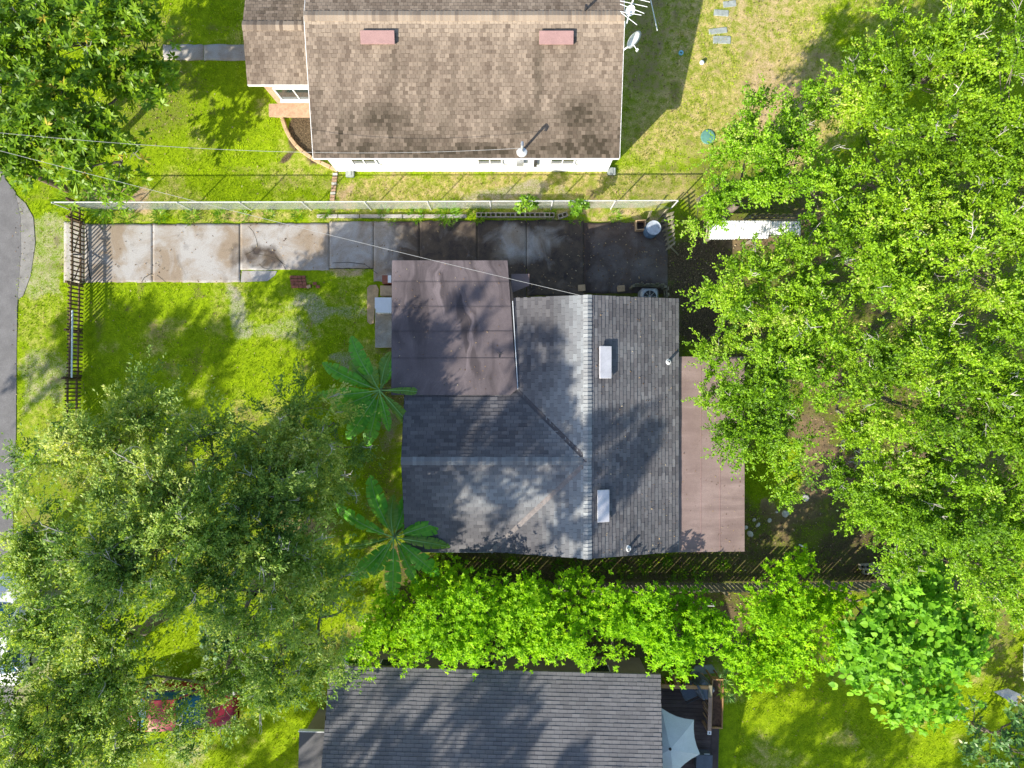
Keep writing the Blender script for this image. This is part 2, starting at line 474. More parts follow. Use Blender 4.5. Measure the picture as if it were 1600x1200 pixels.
M['fence_wood'] = wood('fence_wood', (0.115, 0.075, 0.045), (0.200, 0.135, 0.080))
M['old_wood'] = wood('old_wood', (0.230, 0.205, 0.140), (0.360, 0.330, 0.220))
M['grey_wood'] = wood('grey_wood', (0.180, 0.165, 0.110), (0.290, 0.270, 0.190))
M['rail_wood'] = wood('rail_wood', (0.330, 0.180, 0.075), (0.460, 0.280, 0.130))
M['pink_wood'] = wood('pink_wood', (0.430, 0.280, 0.200), (0.560, 0.390, 0.280))
M['deck_wood'] = wood('deck_wood', (0.085, 0.062, 0.056), (0.140, 0.105, 0.092))
M['pole_wood'] = wood('pole_wood', (0.16, 0.12, 0.08), (0.24, 0.18, 0.12))
M['red_paint'] = plain('red_paint', (0.24, 0.012, 0.022), 0.25, 0.6, 0.1, 0.06, 3, 0.02)
M['car_white'] = plain('car_white', (0.70, 0.70, 0.70), 0.25, 0.6, 0, 0.04, 3, 0.02)
M['rubber'] = plain('rubber', (0.02, 0.02, 0.02), 0.85, 0.2)
M['lamp_lens'] = plain('lamp_lens', (0.6, 0.6, 0.6), 0.15, 0.6, 0, 0.05)
def glass_mat(name, c):
    t = NT(name)
    return t.done(t.bsdf(t.mix(t.noise(2, 2), hsv(c, 0.8), hsv(c, 1.2)), 0.06, 0.8))
M['car_glass'] = glass_mat('car_glass', (0.008, 0.075, 0.140))  # blue of the reflected sky is put into the base colour
M['window_glass'] = glass_mat('window_glass', (0.03, 0.045, 0.045))

# ------------------------------------------------------------------ ground
def vnoise(x, y, sc, seed=0):
    """smooth value noise on arrays, 0..1"""
    g = np.random.default_rng(seed).random((64, 64))
    x = np.asarray(x, float) / sc; y = np.asarray(y, float) / sc
    xi = np.floor(x).astype(int); yi = np.floor(y).astype(int)
    fx = x - xi; fy = y - yi
    fx = fx * fx * (3 - 2 * fx); fy = fy * fy * (3 - 2 * fy)
    a = g[xi % 64, yi % 64]; b = g[(xi + 1) % 64, yi % 64]
    c = g[xi % 64, (yi + 1) % 64]; d = g[(xi + 1) % 64, (yi + 1) % 64]
    return (a * (1 - fx) + b * fx) * (1 - fy) + (c * (1 - fx) + d * fx) * fy

def ell(x, y, cx, cy, rx, ry, w=1.0, soft=0.5):
    d = np.sqrt(((x - cx) / rx) ** 2 + ((y - cy) / ry) ** 2)
    return w * np.clip((1 + soft / 2 - d) / soft, 0, 1)

def rec(x, y, x0, y0, x1, y1, w=1.0, soft=20.0):
    a = np.clip((x - x0) / soft + .5, 0, 1) * np.clip((x1 - x) / soft + .5, 0, 1)
    b = np.clip((y - y0) / soft + .5, 0, 1) * np.clip((y1 - y) / soft + .5, 0, 1)
    return w * a * b

def zones(px, py):
    """weights of the ground kinds at ground positions given in photo-scale units"""
    x = px + (vnoise(px, py, 26, 1) - .5) * 34
    y = py + (vnoise(px, py, 26, 2) - .5) * 34
    mx = np.maximum.reduce
    dry = mx([rec(x, y, 955, -120, 1300, 260, .62, 60), rec(x, y, 525, 266, 1080, 322, .62, 12), rec(x, y, 400, 235, 540, 305, .42, 40),
              ell(x, y, 1230, 160, 110, 110, .75), rec(x, y, 1300, -200, 1700, 60, .4, 60), rec(x, y, 150, 318, 1040, 345, .45, 10),
              ell(x, y, 545, 480, 40, 60, .3), ell(x, y, 440, 650, 60, 30, .4), ell(x, y, 450, 500, 90, 50, .28), rec(x, y, 28, 330, 100, 700, .35, 14),
              ell(x, y, 1225, 812, 45, 25, .75)])
    grey = mx([rec(x, y, 24, 325, 98, 470, .42, 14), rec(x, y, 28, 555, 98, 640, .40, 16), ell(x, y, 370, 490, 16, 44, .55), ell(x, y, 505, 485, 60, 16, .5, .8),
               ell(x, y, 440, 520, 70, 14, .4, .8), ell(x, y, 545, 560, 25, 16, .5), ell(x, y, 605, 660, 16, 50, .5), ell(x, y, 285, 1175, 34, 50, .36, .9),
               ell(x, y, 600, 690, 14, 28, .35), ell(x, y, 20, 980, 70, 130, .6), rec(x, y, 895, 350, 1040, 450, .52, 24), ell(x, y, 800, 300, 80, 12, .5)])
    sand = mx([ell(x, y, 1285, 590, 42, 30, .9), ell(x, y, 1262, 690, 20, 60, .9), ell(x, y, 1330, 725, 80, 26, .85), ell(x, y, 1270, 765, 50, 30, .85),
               ell(x, y, 1230, 800, 44, 24, .6), ell(x, y, 1190, 378, 90, 20, .8), ell(x, y, 1285, 350, 40, 30, .7), ell(x, y, 190, 305, 60, 26, .8),
               ell(x, y, 1190, 40, 60, 60, .4), ell(x, y, 1210, 180, 60, 90, .55), ell(x, y, 545, 430, 45, 13, .6), rec(x, y, 820, 325, 1040, 345, .55, 8),
               ell(x, y, 1460, 700, 60, 24, .7), rec(x, y, 530, 272, 545, 316, .7, 6), ell(x, y, 1135, 975, 22, 30, .7),
               ell(x, y, 470, 820, 40, 20, .6), ell(x, y, 390, 330, 40, 14, .5)])
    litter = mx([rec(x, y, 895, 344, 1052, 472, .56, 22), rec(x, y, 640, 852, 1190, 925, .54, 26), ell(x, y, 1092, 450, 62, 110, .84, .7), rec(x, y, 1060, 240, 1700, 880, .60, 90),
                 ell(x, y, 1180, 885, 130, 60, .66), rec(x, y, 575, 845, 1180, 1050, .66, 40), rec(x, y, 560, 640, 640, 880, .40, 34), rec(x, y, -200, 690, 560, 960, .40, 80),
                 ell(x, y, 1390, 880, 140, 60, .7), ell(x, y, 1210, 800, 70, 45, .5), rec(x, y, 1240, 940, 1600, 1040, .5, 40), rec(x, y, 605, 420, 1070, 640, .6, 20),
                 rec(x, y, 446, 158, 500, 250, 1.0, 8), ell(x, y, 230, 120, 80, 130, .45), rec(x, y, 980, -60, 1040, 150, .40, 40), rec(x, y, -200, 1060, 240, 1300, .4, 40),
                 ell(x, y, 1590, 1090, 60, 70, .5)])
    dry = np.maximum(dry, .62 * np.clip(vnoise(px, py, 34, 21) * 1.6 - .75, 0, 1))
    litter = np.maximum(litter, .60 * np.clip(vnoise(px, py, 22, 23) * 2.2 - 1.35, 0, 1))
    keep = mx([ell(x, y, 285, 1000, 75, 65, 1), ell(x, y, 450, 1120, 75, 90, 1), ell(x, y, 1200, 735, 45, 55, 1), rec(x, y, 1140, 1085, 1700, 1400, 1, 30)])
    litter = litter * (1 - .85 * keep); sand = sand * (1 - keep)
    return dry, grey, sand, litter

def make_ground():
    xs = np.concatenate([[-400, -150, -70], np.linspace(-26, 26, 347), [70, 150, 400]])
    ys = np.concatenate([[-400, -150, -60], np.linspace(-21, 20, 274), [60, 150, 400]])
    X, Y = np.meshgrid(xs, ys, indexing='xy')
    px = X / S + 800; py = 600 - Y / S
    Z = (vnoise(px, py, 60, 5) - .5) * 0.03
    Z = np.where((np.abs(X) > 30) | (np.abs(Y) > 24), 0, Z) - 0.015
    n, m = len(xs), len(ys)
    i = np.arange(n * m).reshape(m, n)
    q = np.stack([i[:-1, :-1], i[:-1, 1:], i[1:, 1:], i[1:, :-1]], -1).reshape(-1, 4)
    d, g, s, l = zones(px.ravel(), py.ravel())
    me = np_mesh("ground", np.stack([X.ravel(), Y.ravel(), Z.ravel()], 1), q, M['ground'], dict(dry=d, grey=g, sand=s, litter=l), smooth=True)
    o = bpy.data.objects.new("ground", me); col.objects.link(o)
    prop(o, "grassy sandy ground of the back yards and front lawns", "ground", kind="structure")
make_ground()

# places where no grass blades grow (photo-scale ground rectangles)
BARE = [(-200, 285, 26, 765), (132, 348, 640, 442), (610, 345, 1050, 870), (-300, -400, 955, 266), (575, 1010, 1150, 1400), (560, 410, 640, 540), (1055, 560, 1160, 860), (1095, 335, 1255, 385)]
GRASSY_TOP = (-300, -400, 382, 330)

def make_grass(n=330000):
    x = rng.uniform(20, 1620, n); y = rng.uniform(-20, 1225, n)
    bare = np.zeros(n, bool)
    for (a, b, c, d) in BARE: bare |= (x > a) & (x < c) & (y > b) & (y < d)
    bare &= ~((x > 20) & (x < 530) & (y > -20) & (y < 318) & ~((x > 440) & (y < 258)) & ~((x > 390) & (y < 150)) & ~((x > 250) & (y > 70) & (y < 95)))
    dr, gr, sa, li = zones(x, y)
    patch = vnoise(x, y, 9, 9)
    keep = (~bare) & (rng.random(n) > np.clip(gr * 1.35 + sa * 1.2 + li * 1.15 + dr * 0.55 + (patch - .5) * .7, 0.02, .97))
    x, y, dr = x[keep], y[keep], dr[keep]
    n = len(x)
    X = (x - 800) * S; Y = (600 - y) * S
    tall = vnoise(x, y, 14, 11)
    L = rng.uniform(.05, .10, n) * (.7 + .7 * tall); W = rng.uniform(.010, .019, n)
    a = rng.uniform(0, 2 * np.pi, n); lean = rng.uniform(.35, 1.0, n)
    dx, dy = np.cos(a), np.sin(a)
    z0 = np.full(n, -0.02)
    v0 = np.stack([X - dy * W, Y + dx * W, z0], 1); v1 = np.stack([X + dy * W, Y - dx * W, z0], 1)
    v2 = np.stack([X + dx * L * lean, Y + dy * L * lean, z0 + .02 + L * (1.15 - .6 * lean)], 1)
    v = np.stack([v0, v1, v2], 1).reshape(-1, 3)
    t = np.arange(3 * n).reshape(-1, 3)
    ph = vnoise(x, y, 12, 13)
    rnd = np.clip(rng.normal(.02 + .9 * ph, .2, n), 0, 1)
    dd = np.clip(dr * 1.25 - .15 + (vnoise(x, y, 10, 15) - .5) * 1.3, 0, 1) * (rng.random(n) < .85)
    me = np_mesh("grass", v, t, M['blade'], dict(rnd=rnd, dry=dd), tri=True)
    o = bpy.data.objects.new("grass", me); col.objects.link(o)
    prop(o, "short green and yellowing lawn grass around the houses", "grass", kind="stuff")
make_grass()

def gridded(name, poly, z0, z1, mat, parent, cell=0.12, dirtf=None):
    """a slab whose top is a fine grid carrying a dirt weight (rectangular poly x0,y0,x1,y1 in ground pixels)"""
    x0, y0, x1, y1 = poly
    nx = max(2, int((x1 - x0) * S / cell) + 1); ny = max(2, int((y1 - y0) * S / cell) + 1)
    gx = np.linspace(x0, x1, nx); gy = np.linspace(y0, y1, ny)
    GX, GY = np.meshgrid(gx, gy, indexing='xy')
    jx = (vnoise(GX, GY, 8, 3) - .5) * 2.0
    edge = (GY == y1)
    GYw = GY + np.where(edge | (GY == y0), jx * 1.0, 0)
    X = (GX - 800) * S; Y = (600 - GYw) * S
    top = np.stack([X.ravel(), Y.ravel(), np.full(X.size, z1)], 1)
    i = np.arange(nx * ny).reshape(ny, nx)
    q = np.stack([i[:-1, :-1], i[1:, :-1], i[1:, 1:], i[:-1, 1:]], -1).reshape(-1, 4)
    loop = list(i[0, :]) + list(i[1:, -1]) + list(i[-1, -2::-1]) + list(i[-2:0:-1, 0])
    bot = top[loop].copy(); bot[:, 2] = z0
    b = len(top); k = len(loop)
    sides = np.array([[loop[j], loop[(j + 1) % k], b + (j + 1) % k, b + j] for j in range(k)])
    v = np.concatenate([top, bot]); f = np.concatenate([q, sides])
    dirt = dirtf(GX.ravel(), GY.ravel()) if dirtf else np.zeros(nx * ny)
    dirt = np.concatenate([dirt, np.full(k, .2)])
    org = WO[parent] if parent is not None else Vector((0, 0, 0))
    me = np_mesh(name, v - np.array(org), f, mat, dict(dirt=dirt))
    return link_mesh(name, me, parent, org)

# road along the left edge
mb = MB()
edge = [(24, 1400), (22, 1000), (20, 760), (25, 690), (26, 560), (27, 480), (30, 430), (33, 390), (32, 340), (24, 300), (8, 280), (2, 200), (2, -300)]
mb.slab([P(x, y) + Vector((0, 0, .012)) for x, y in [(-260, -300), (-260, 1400)]] + [P(x, y) + Vector((0, 0, .012)) for x, y in edge], .06)
prop(mb.build("road", M['asphalt']), "grey asphalt road beside the grass verge", "road", kind="structure")
mb = MB()
mb.slab([P(x, y) + Vector((0, 0, .006)) for x, y in [(20, 300), (26, 470), (36, 462), (48, 430), (55, 380), (52, 340), (40, 318)]], .05)
prop(mb.build("road_shoulder", M['old_asphalt']), "worn crumbling asphalt shoulder of the road", "road", kind="structure")

# driveway of separate concrete slabs
drive = thing("driveway", "long concrete driveway of cracked stained slabs", "driveway", P(520, 395), kind="structure")
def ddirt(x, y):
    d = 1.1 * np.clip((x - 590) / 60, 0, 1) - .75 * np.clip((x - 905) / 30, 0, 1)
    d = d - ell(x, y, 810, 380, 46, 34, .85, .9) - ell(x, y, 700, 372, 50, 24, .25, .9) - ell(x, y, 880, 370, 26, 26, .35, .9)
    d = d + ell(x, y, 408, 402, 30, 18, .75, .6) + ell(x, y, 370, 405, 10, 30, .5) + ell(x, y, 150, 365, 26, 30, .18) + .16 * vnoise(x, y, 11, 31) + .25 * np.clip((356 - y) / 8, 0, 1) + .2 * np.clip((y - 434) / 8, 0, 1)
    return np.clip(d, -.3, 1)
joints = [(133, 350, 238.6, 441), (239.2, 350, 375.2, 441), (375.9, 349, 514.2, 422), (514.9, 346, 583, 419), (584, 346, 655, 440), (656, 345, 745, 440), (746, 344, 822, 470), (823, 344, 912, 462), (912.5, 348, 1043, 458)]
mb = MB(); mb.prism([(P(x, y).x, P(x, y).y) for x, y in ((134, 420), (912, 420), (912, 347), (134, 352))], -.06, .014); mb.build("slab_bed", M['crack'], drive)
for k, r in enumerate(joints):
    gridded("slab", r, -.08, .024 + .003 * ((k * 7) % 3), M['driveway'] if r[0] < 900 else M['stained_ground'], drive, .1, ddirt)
mb = MB(); mb.prism([(p.x, p.y) for p in (P(378, 423.5), P(376.5, 441), P(418, 439), P(430, 430), P(433, 423.5))], -.06, .018); mb.build("slab", M['driveway'], drive)
def crack(pts, w=.012):
    m = MB()
    for (a, b) in zip(pts[:-1], pts[1:]):
        A, B = P(*a), P(*b); d = (B - A); L = d.length
        m.box((A + B) / 2 + Vector((0, 0, .031)), (L + w * .6, w * random.uniform(.7, 1.4), .003), math.atan2(d.y, d.x))
    m.build("crack", M['crack'], drive)
crack([(389, 354), (396, 362), (401, 374), (403, 384), (396, 392), (384, 398)], .02)
crack([(405, 412), (412, 419), (421, 420.5)], .02); crack([(430, 400), (441, 411), (447, 421)], .025); crack([(396, 396), (420, 400), (434, 405), (446, 414)], .018)
crack([(222, 441), (226, 434), (238, 427)], .02); crack([(246, 430), (254, 436), (259, 441)], .018); crack([(520, 411), (545, 410), (570, 413), (590, 428)], .016)
crack([(134.5, 352), (136, 370), (138, 392), (137, 410), (142, 436)], .03)

walk = thing("walkway", "grey concrete front walk leading to the tan roofed house", "path", P(320, 82), kind="structure")
gridded("slab", (255, 70, 318, 94), -.08, .02, M['concrete'], walk); gridded("slab", (319, 70, 400, 94.6), -.08, .024, M['concrete'], walk)
apron = gridded("driveway_apron", (100, 346, 131, 442), -.08, .014, M['concrete'], None)
prop(apron, "pale concrete strip between driveway gate and verge", "pavement", kind="structure")

# ------------------------------------------------------------------ roofs and houses
def shingles(name, poly3, eave_dir, mat, parent, tab=.305, exp=.145, stain=None, bleach=None, jag=.006, seed=0, thick=.015):
    """poly3: planar convex polygon (3D); eave_dir: horizontal direction along the courses. One tab = one piece of geometry."""
    rg = np.random.default_rng(seed)
    pts = [Vector(p) for p in poly3]
    n = (pts[1] - pts[0]).cross(pts[2] - pts[0]).normalized()
    if n.z < 0: n = -n
    u = Vector(eave_dir).normalized()
    v = n.cross(u).normalized()
    if v.z < 0: v = -v
    o = min(pts, key=lambda p: p.z)
    uv = [((p - o).dot(u), (p - o).dot(v)) for p in pts]
    v0, v1 = min(q[1] for q in uv), max(q[1] for q in uv)
    V, F, rn, sn, bn = [], [], [], [], []
    nc = int(math.ceil((v1 - v0) / exp))
    def span(vm):
        xs = []
        for (a, b), (c, d) in zip(uv, uv[1:] + uv[:1]):
            if (b - vm) * (d - vm) <= 0 and abs(b - d) > 1e-9:
                xs.append(a + (c - a) * (vm - b) / (d - b))
        return (min(xs), max(xs)) if len(xs) >= 2 else None
    for c in range(nc):
        a, b = v0 + c * exp, min(v0 + (c + 1) * exp, v1)
        sp = span(min((a + b) / 2, v1 - 1e-4))
        if not sp or sp[1] - sp[0] < .03: continue
        off = (c % 2) * tab * .5 + rg.uniform(-.03, .03) * tab / .3
        k0 = math.floor((sp[0] - off) / tab)
        x = off + k0 * tab
        while x < sp[1]:
            x0, x1 = max(x, sp[0]) + .004, min(x + tab, sp[1]) - .004
            x += tab
            if x1 - x0 < .03: continue
            t = thick * rg.uniform(.75, 1.3)
            aa = a + rg.uniform(-jag, jag)
            B = len(V)
            for (uu, vv, ww) in ((x0, aa, t), (x1, aa, t), (x1, b, .004), (x0, b, .004), (x0, aa, .001), (x1, aa, .001)):
                V.append(o + u * uu + v * vv + n * ww)
            F += [(B, B + 1, B + 2, B + 3), (B + 4, B + 5, B + 1, B), (B + 4, B, B + 3, B + 3), (B + 5, B + 2, B + 1, B + 1)]
            w = o + u * ((x0 + x1) / 2) + v * ((a + b) / 2)
            k = H / (H - w.z)
            px, py = w.x / S * k + 800, 600 - w.y / S * k
            r = float(np.clip(.62 * rg.random() + .75 * vnoise(w.dot(u) / S, w.dot(v) / S * .16, 4.5, seed + 40) - .18, 0, 1)); st = min(1, max(0, stain(px, py, rg) if stain else 0)); bl = min(1, max(0, bleach(px, py, rg) if bleach else 0))
            rn += [r] * 4; sn += [st] * 4; bn += [bl] * 4
    # triangles for the two sides
    nf = len(F)
    me = bpy.data.meshes.new(name)
    org = WO[parent]
    me.from_pydata([tuple(p - org) for p in V], [], [f if f[2] != f[3] else f[:3] for f in F])
    for nm, arr in (("rnd", rn), ("stain", sn), ("bleach", bn)):
        me.attributes.new(nm, 'FLOAT', 'FACE').data.foreach_set("value", np.array(arr, dtype=np.float32))
    me.materials.append(mat); me.update()
    ob = link_mesh(name, me, parent, org)
    prop(ob, kind="stuff")
    return ob

def cap_mesh(name, L, half, slope, mat, rnd, stain=0., bleach=0.):
    """one folded ridge shingle: runs along +X for L, drooping to both sides"""
    t = .022
    w = half
    t2 = t + .014
    vs = [(0, -w, -w * slope + t2), (0, 0, t2 + .012), (0, w, -w * slope + t2), (L, -w, -w * slope + t - .012), (L, 0, t), (L, w, -w * slope + t - .012),
          (0, -w, -w * slope), (0, 0, 0), (0, w, -w * slope), (L, -w, -w * slope - .004), (L, w, -w * slope - .004)]
    fs = [(0, 3, 4, 1), (1, 4, 5, 2), (6, 0, 1, 7), (7, 1, 2, 8), (6, 9, 3, 0), (2, 5, 10, 8)]
    me = bpy.data.meshes.new(name)
    me.from_pydata(vs, [], fs)
    for nm, val in (("rnd", rnd), ("stain", stain), ("bleach", bleach)):
        me.attributes.new(nm, 'FLOAT', 'FACE').data.foreach_set("value", np.full(len(fs), val, dtype=np.float32))
    me.materials.append(mat); me.update()
    return me

def ridge_caps(A, B, mat, parent, slope, step=.135, half=.15, rr=(.3, 1.), bl=(.0, .3), seed=1):
    rg = random.Random(seed)
    A, B = Vector(A), Vector(B)
    d = B - A; L = d.length; n = int(L / step)
    kinds = [cap_mesh("ridge_cap", step * 1.1, half * rg.uniform(.9, 1.06), slope, mat, rg.uniform(*rr), 0, max(0, rg.uniform(*bl))) for _ in range(11)]
    ang = math.atan2(d.y, d.x)
    for i in range(n):
        p = A + d * (i / n) + Vector((0, 0, .012))
        inst("ridge_cap", rg.choice(kinds), parent, p, ang + rg.uniform(-.02, .02))

def deck(parent, quads, t, mat, name="roof"):
    mb = MB()
    for q in quads: mb.slab(q, t)
    return mb.build(name, mat, parent)

def wall_ring(parent, x0, y0, x1, y1, h, mat, t=.15, gable=None):
    """four walls as separate parts; gable = (axis, ridge height)"""
    c = ((x0 + x1) / 2, (y0 + y1) / 2)
    for (cx, cy, sx, sy) in ((c[0], y0 + t / 2, x1 - x0, t), (c[0], y1 - t / 2, x1 - x0, t), (x0 + t / 2, c[1], t, y1 - y0 - 2 * t - .004), (x1 - t / 2, c[1], t, y1 - y0 - 2 * t - .004)):
        mb = MB(); mb.box((cx, cy, h / 2 - .05), (sx, sy, h + .1))
        if gable and ((gable[0] == 'x' and sx == t) or (gable[0] == 'y' and sy == t)):
            rh = gable[1]
            if gable[0] == 'x':
                lo, hi = cy - sy / 2, cy + sy / 2
                vs = [(cx - t / 2, lo, h), (cx - t / 2, hi, h), (cx - t / 2, (lo + hi) / 2, rh), (cx + t / 2, lo, h), (cx + t / 2, hi, h), (cx + t / 2, (lo + hi) / 2, rh)]
            else:
                lo, hi = cx - sx / 2, cx + sx / 2
                vs = [(lo, cy - t / 2, h), (hi, cy - t / 2, h), ((lo + hi) / 2, cy - t / 2, rh), (lo, cy + t / 2, h), (hi, cy + t / 2, h), ((lo + hi) / 2, cy + t / 2, rh)]
            mb.add(vs, [(0, 2, 1), (3, 4, 5), (0, 1, 4, 3), (1, 2, 5, 4), (2, 0, 3, 5)])
        mb.build("wall", mat, parent)

def window_part(parent, c, w, h, face, frame, pane, bars=1):
    """window set proud of a wall; face = outward unit vector (axis aligned)"""
    f = Vector(face); a = Vector((-f.y, f.x, 0)); c = Vector(c)
    ang = math.atan2(a.y, a.x)
    mb = MB()
    for sx in (-1, 1): mb.box(c + a * (sx * (w / 2 - .03)) + f * .03, (.06, .06, h), ang)
    for sz in (-1, 1): mb.box(c + Vector((0, 0, sz * (h / 2 - .03))) + f * .03, (w - .124, .058, .06), ang)
    for b in range(bars): mb.box(c + a * ((b + 1) / (bars + 1) * w - w / 2) + f * .03, (.045, .054, h - .124), ang)
    win = mb.build("window", frame, parent)
    m2 = MB(); m2.box(c + f * .02, (w - .12, .02, h - .12), ang); m2.build("pane", pane, win)
    m3 = MB(); m3.box(c + f * .07 + Vector((0, 0, -h / 2 - .03)), (w + .1, .14, .05), ang); m3.build("sill", frame, win)
    return win

def box_vent(parent, c, size, slope_dir, slope, mat, dark):
    """low rectangular roof vent lying on a slope: hood above a dark throat"""
    sx, sy, hgt = size
    d = Vector(slope_dir)                        # uphill direction
    ax = Vector((-d.y, d.x, 0)).normalized()
    up = Vector((d.x, d.y, slope)).normalized(); n = ax.cross(up); n = n if n.z > 0 else -n
    Mx = Matrix((ax, up, n)).transposed()
    mb = MB(); mb.box(Vector(c) + n * (hgt * .45), (sx * .86, sy * .8, hgt * .9), rot=Mx); v = mb.build("roof_vent", dark, parent)
    mb = MB(); mb.box(Vector(c) + n * (hgt + .02), (sx, sy, .045), rot=Mx, bev=.015); 
    mb.box(Vector(c) + n * (hgt * .75) - up * (sy / 2 - .008), (sx - .03, .016, hgt * .45), rot=Mx); 
    mb.build("hood", mat, v)
    return v

# ---- tan house across the chain link fence
TE, TR = 2.6, 3.8
tx0, tx1 = -283 * S, 153 * S
ty_e, ty_r = 321.8 * S, 501 * S
ty_n = ty_r + (ty_r - ty_e)
tan = thing("tan_roof_house", "white walled house with tan shingle roof and mauve roof vents", "house", ((tx0 + tx1) / 2, ty_r, 0))
roof = deck(tan, [[(tx0, ty_e, TE), (tx1, ty_e, TE), (tx1, ty_r, TR), (tx0, ty_r, TR)], [(tx0, ty_r, TR), (tx1, ty_r, TR), (tx1, ty_n, TE), (tx0, ty_n, TE)]], .10, M['tan_deck'])
def tstain(px, py, rg):
    s = 0
    for cx, cy, rx, ry, w in ((600, 185, 50, 26, .75), (575, 235, 36, 18, .7), (650, 225, 40, 24, .6), (740, 235, 60, 14, .8), (910, 180, 46, 34, .75), (925, 228, 34, 26, .9),
                              (820, 190, 34, 26, .55), (880, 232, 60, 16, .7), (840, 120, 9, 70, .55), (615, 110, 8, 60, .4), (560, 238, 120, 8, .5), (700, 240, 260, 6, .75), (955, 240, 20, 10, .7)):
        d = math.hypot((px - cx) / rx, (py - cy) / ry)
        s = max(s, w * max(0, min(1, 1.35 - d)))
    s = max(s, 1.7 * max(0, float(vnoise(px, py * .1, 10, 51)) - .52) * min(1, max(0, (py - 50) / 160)))
    return s * rg.uniform(.6, 1.35) + .34 * rg.random() * max(0, (py - 130) / 117) + (0.25 * rg.random() if py < 17 else 0)
def tbleach(px, py, rg):
    return (.5 if py < 40 else 0) + (.45 * rg.random() if py < 60 else 0)
shingles("shingles", [(tx0, ty_e, TE), (tx1, ty_e, TE), (tx1, ty_r, TR), (tx0, ty_r, TR)], (1, 0, 0), M['tan_shingle'], roof, .165, .14, tstain, tbleach, .012, 3)
shingles("shingles", [(tx1, ty_n, TE), (tx0, ty_n, TE), (tx0, ty_r, TR), (tx1, ty_r, TR)], (1, 0, 0), M['tan_shingle'], roof, .165, .14, tstain, None, .012, 4)
ridge_caps((tx0, ty_r, TR), (tx1, ty_r, TR), M['tan_shingle'], roof, .253, .135, .19, (.0, 1.), (-.2, .9), 3)
# small front wing
wx0, wx1 = -377 * S, tx0 - .012
wy_e, WR = 426.6 * S, 3.1
wy_r = wy_e + (WR - TE) / .253
wy_n = wy_r + (wy_r - wy_e)
wroof = deck(tan, [[(wx0, wy_e, TE), (wx1, wy_e, TE), (wx1, wy_r, WR), (wx0, wy_r, WR)], [(wx0, wy_r, WR), (wx1, wy_r, WR), (wx1, wy_n, TE), (wx0, wy_n, TE)]], .10, M['tan_deck'])
shingles("shingles", [(wx0, wy_e, TE), (wx1, wy_e, TE), (wx1, wy_r, WR), (wx0, wy_r, WR)], (1, 0, 0), M['tan_shingle'], wroof, .165, .14, lambda a, b, g: .35 * g.random() if a < 390 else 0, None, .012, 5)
shingles("shingles", [(wx1, wy_n, TE), (wx0, wy_n, TE), (wx0, wy_r, WR), (wx1, wy_r, WR)], (1, 0, 0), M['tan_shingle'], wroof, .165, .14, lambda a, b, g: .55 * g.random(), None, .012, 6)
ridge_caps((wx0, wy_r, WR), (wx1, wy_r, WR), M['tan_shingle'], wroof, .253, .135, .17, (.0, 1.), (-.2, .9), 4)
wall_ring(tan, -273 * S, 332 * S, 149 * S, ty_n - .3, TE + .02, M['stucco'], .18, ('x', TR - .14))
wall_ring(tan, wx0 + .45, wy_e + .12, -273 * S - .02, wy_n - .3, TE + .005, M['ledge_brick'], .16)
mb = MB(); mb.box(((tx0 + tx1) / 2, ty_e - .012, TE - .065), (tx1 - tx0, .02, .13)); mb.build("fascia", M['white_paint'], tan)
mb = MB(); mb.box(((wx0 + wx1) / 2, wy_e - .012, TE - .065), (wx1 - wx0, .02, .13)); mb.build("fascia", M['white_paint'], tan)
for xx in (tx0 - .012, tx1 + .012):
    mb = MB(); t_ = .02
    for (ya, yb) in ((ty_e, ty_r), (ty_n, ty_r)):
        mb.add([(xx - t_ / 2, ya, TE - .12), (xx + t_ / 2, ya, TE - .12), (xx + t_ / 2, yb, TR - .12), (xx - t_ / 2, yb, TR - .12), (xx - t_ / 2, ya, TE), (xx + t_ / 2, ya, TE), (xx + t_ / 2, yb, TR), (xx - t_ / 2, yb, TR)],
               [(0, 1, 2, 3), (4, 7, 6, 5), (0, 4, 5, 1), (2, 6, 7, 3), (1, 5, 6, 2), (0, 3, 7, 4)])
    mb.build("rake_board", M['white_paint'], tan)
for X in (-220, -33, 75): window_part(tan, (X * S * 1.0, 332 * S, 1.55), 1.0, .9, (0, -1, 0), M['white_paint'], M['window_glass'])
window_part(tan, (-320 * S, wy_e + .12, 1.5), 1.5, 1.1, (0, -1, 0), M['white_paint'], M['window_glass'], 1)
mb = MB(); mb.box((12 * S, 332 * S - .09, 1.5), (.28, .17, .5)); mb.tube([(12 * S, 332 * S - .06, 1.75), (12 * S, 332 * S - .06, 2.5)], .03); mb.build("meter_box", M['grey_metal'], tan)
mb = MB(); mb.box((35 * S, 332 * S - .06, 1.3), (.12, .12, .6)); mb.build("junction_box", M['dark_metal'], tan)
mb = MB(); mb.box((-338 * S, wy_e - .14, .42), (1.9, .5, .12)); mb.build("window_ledge", M['ledge_brick'], tan)
mb = MB(); mb.box((-338 * S, wy_e - .10, .18), (1.7, .36, .355)); mb.build("ledge_base", M['ledge_brick'], tan)
for (vx, vy) in ((590, 57), (869.5, 57.5)):
    yy = (600 - vy) * S * .873; hh = TE + (yy - ty_e) * .253
    box_vent(roof, ((vx - 800) * S * .873, yy, hh), (1.24, .46, .12), (0, 1, 0), .253, M['vent_mauve'], M['black_plastic'])
mb = MB(); mb.lathe([(.05, -.1), (.05, .3)], (915 * 0 + 115 * S * .872, ty_r + .25, TR - .06), 10); mb.build("vent_pipe", M['dark_metal'], roof)

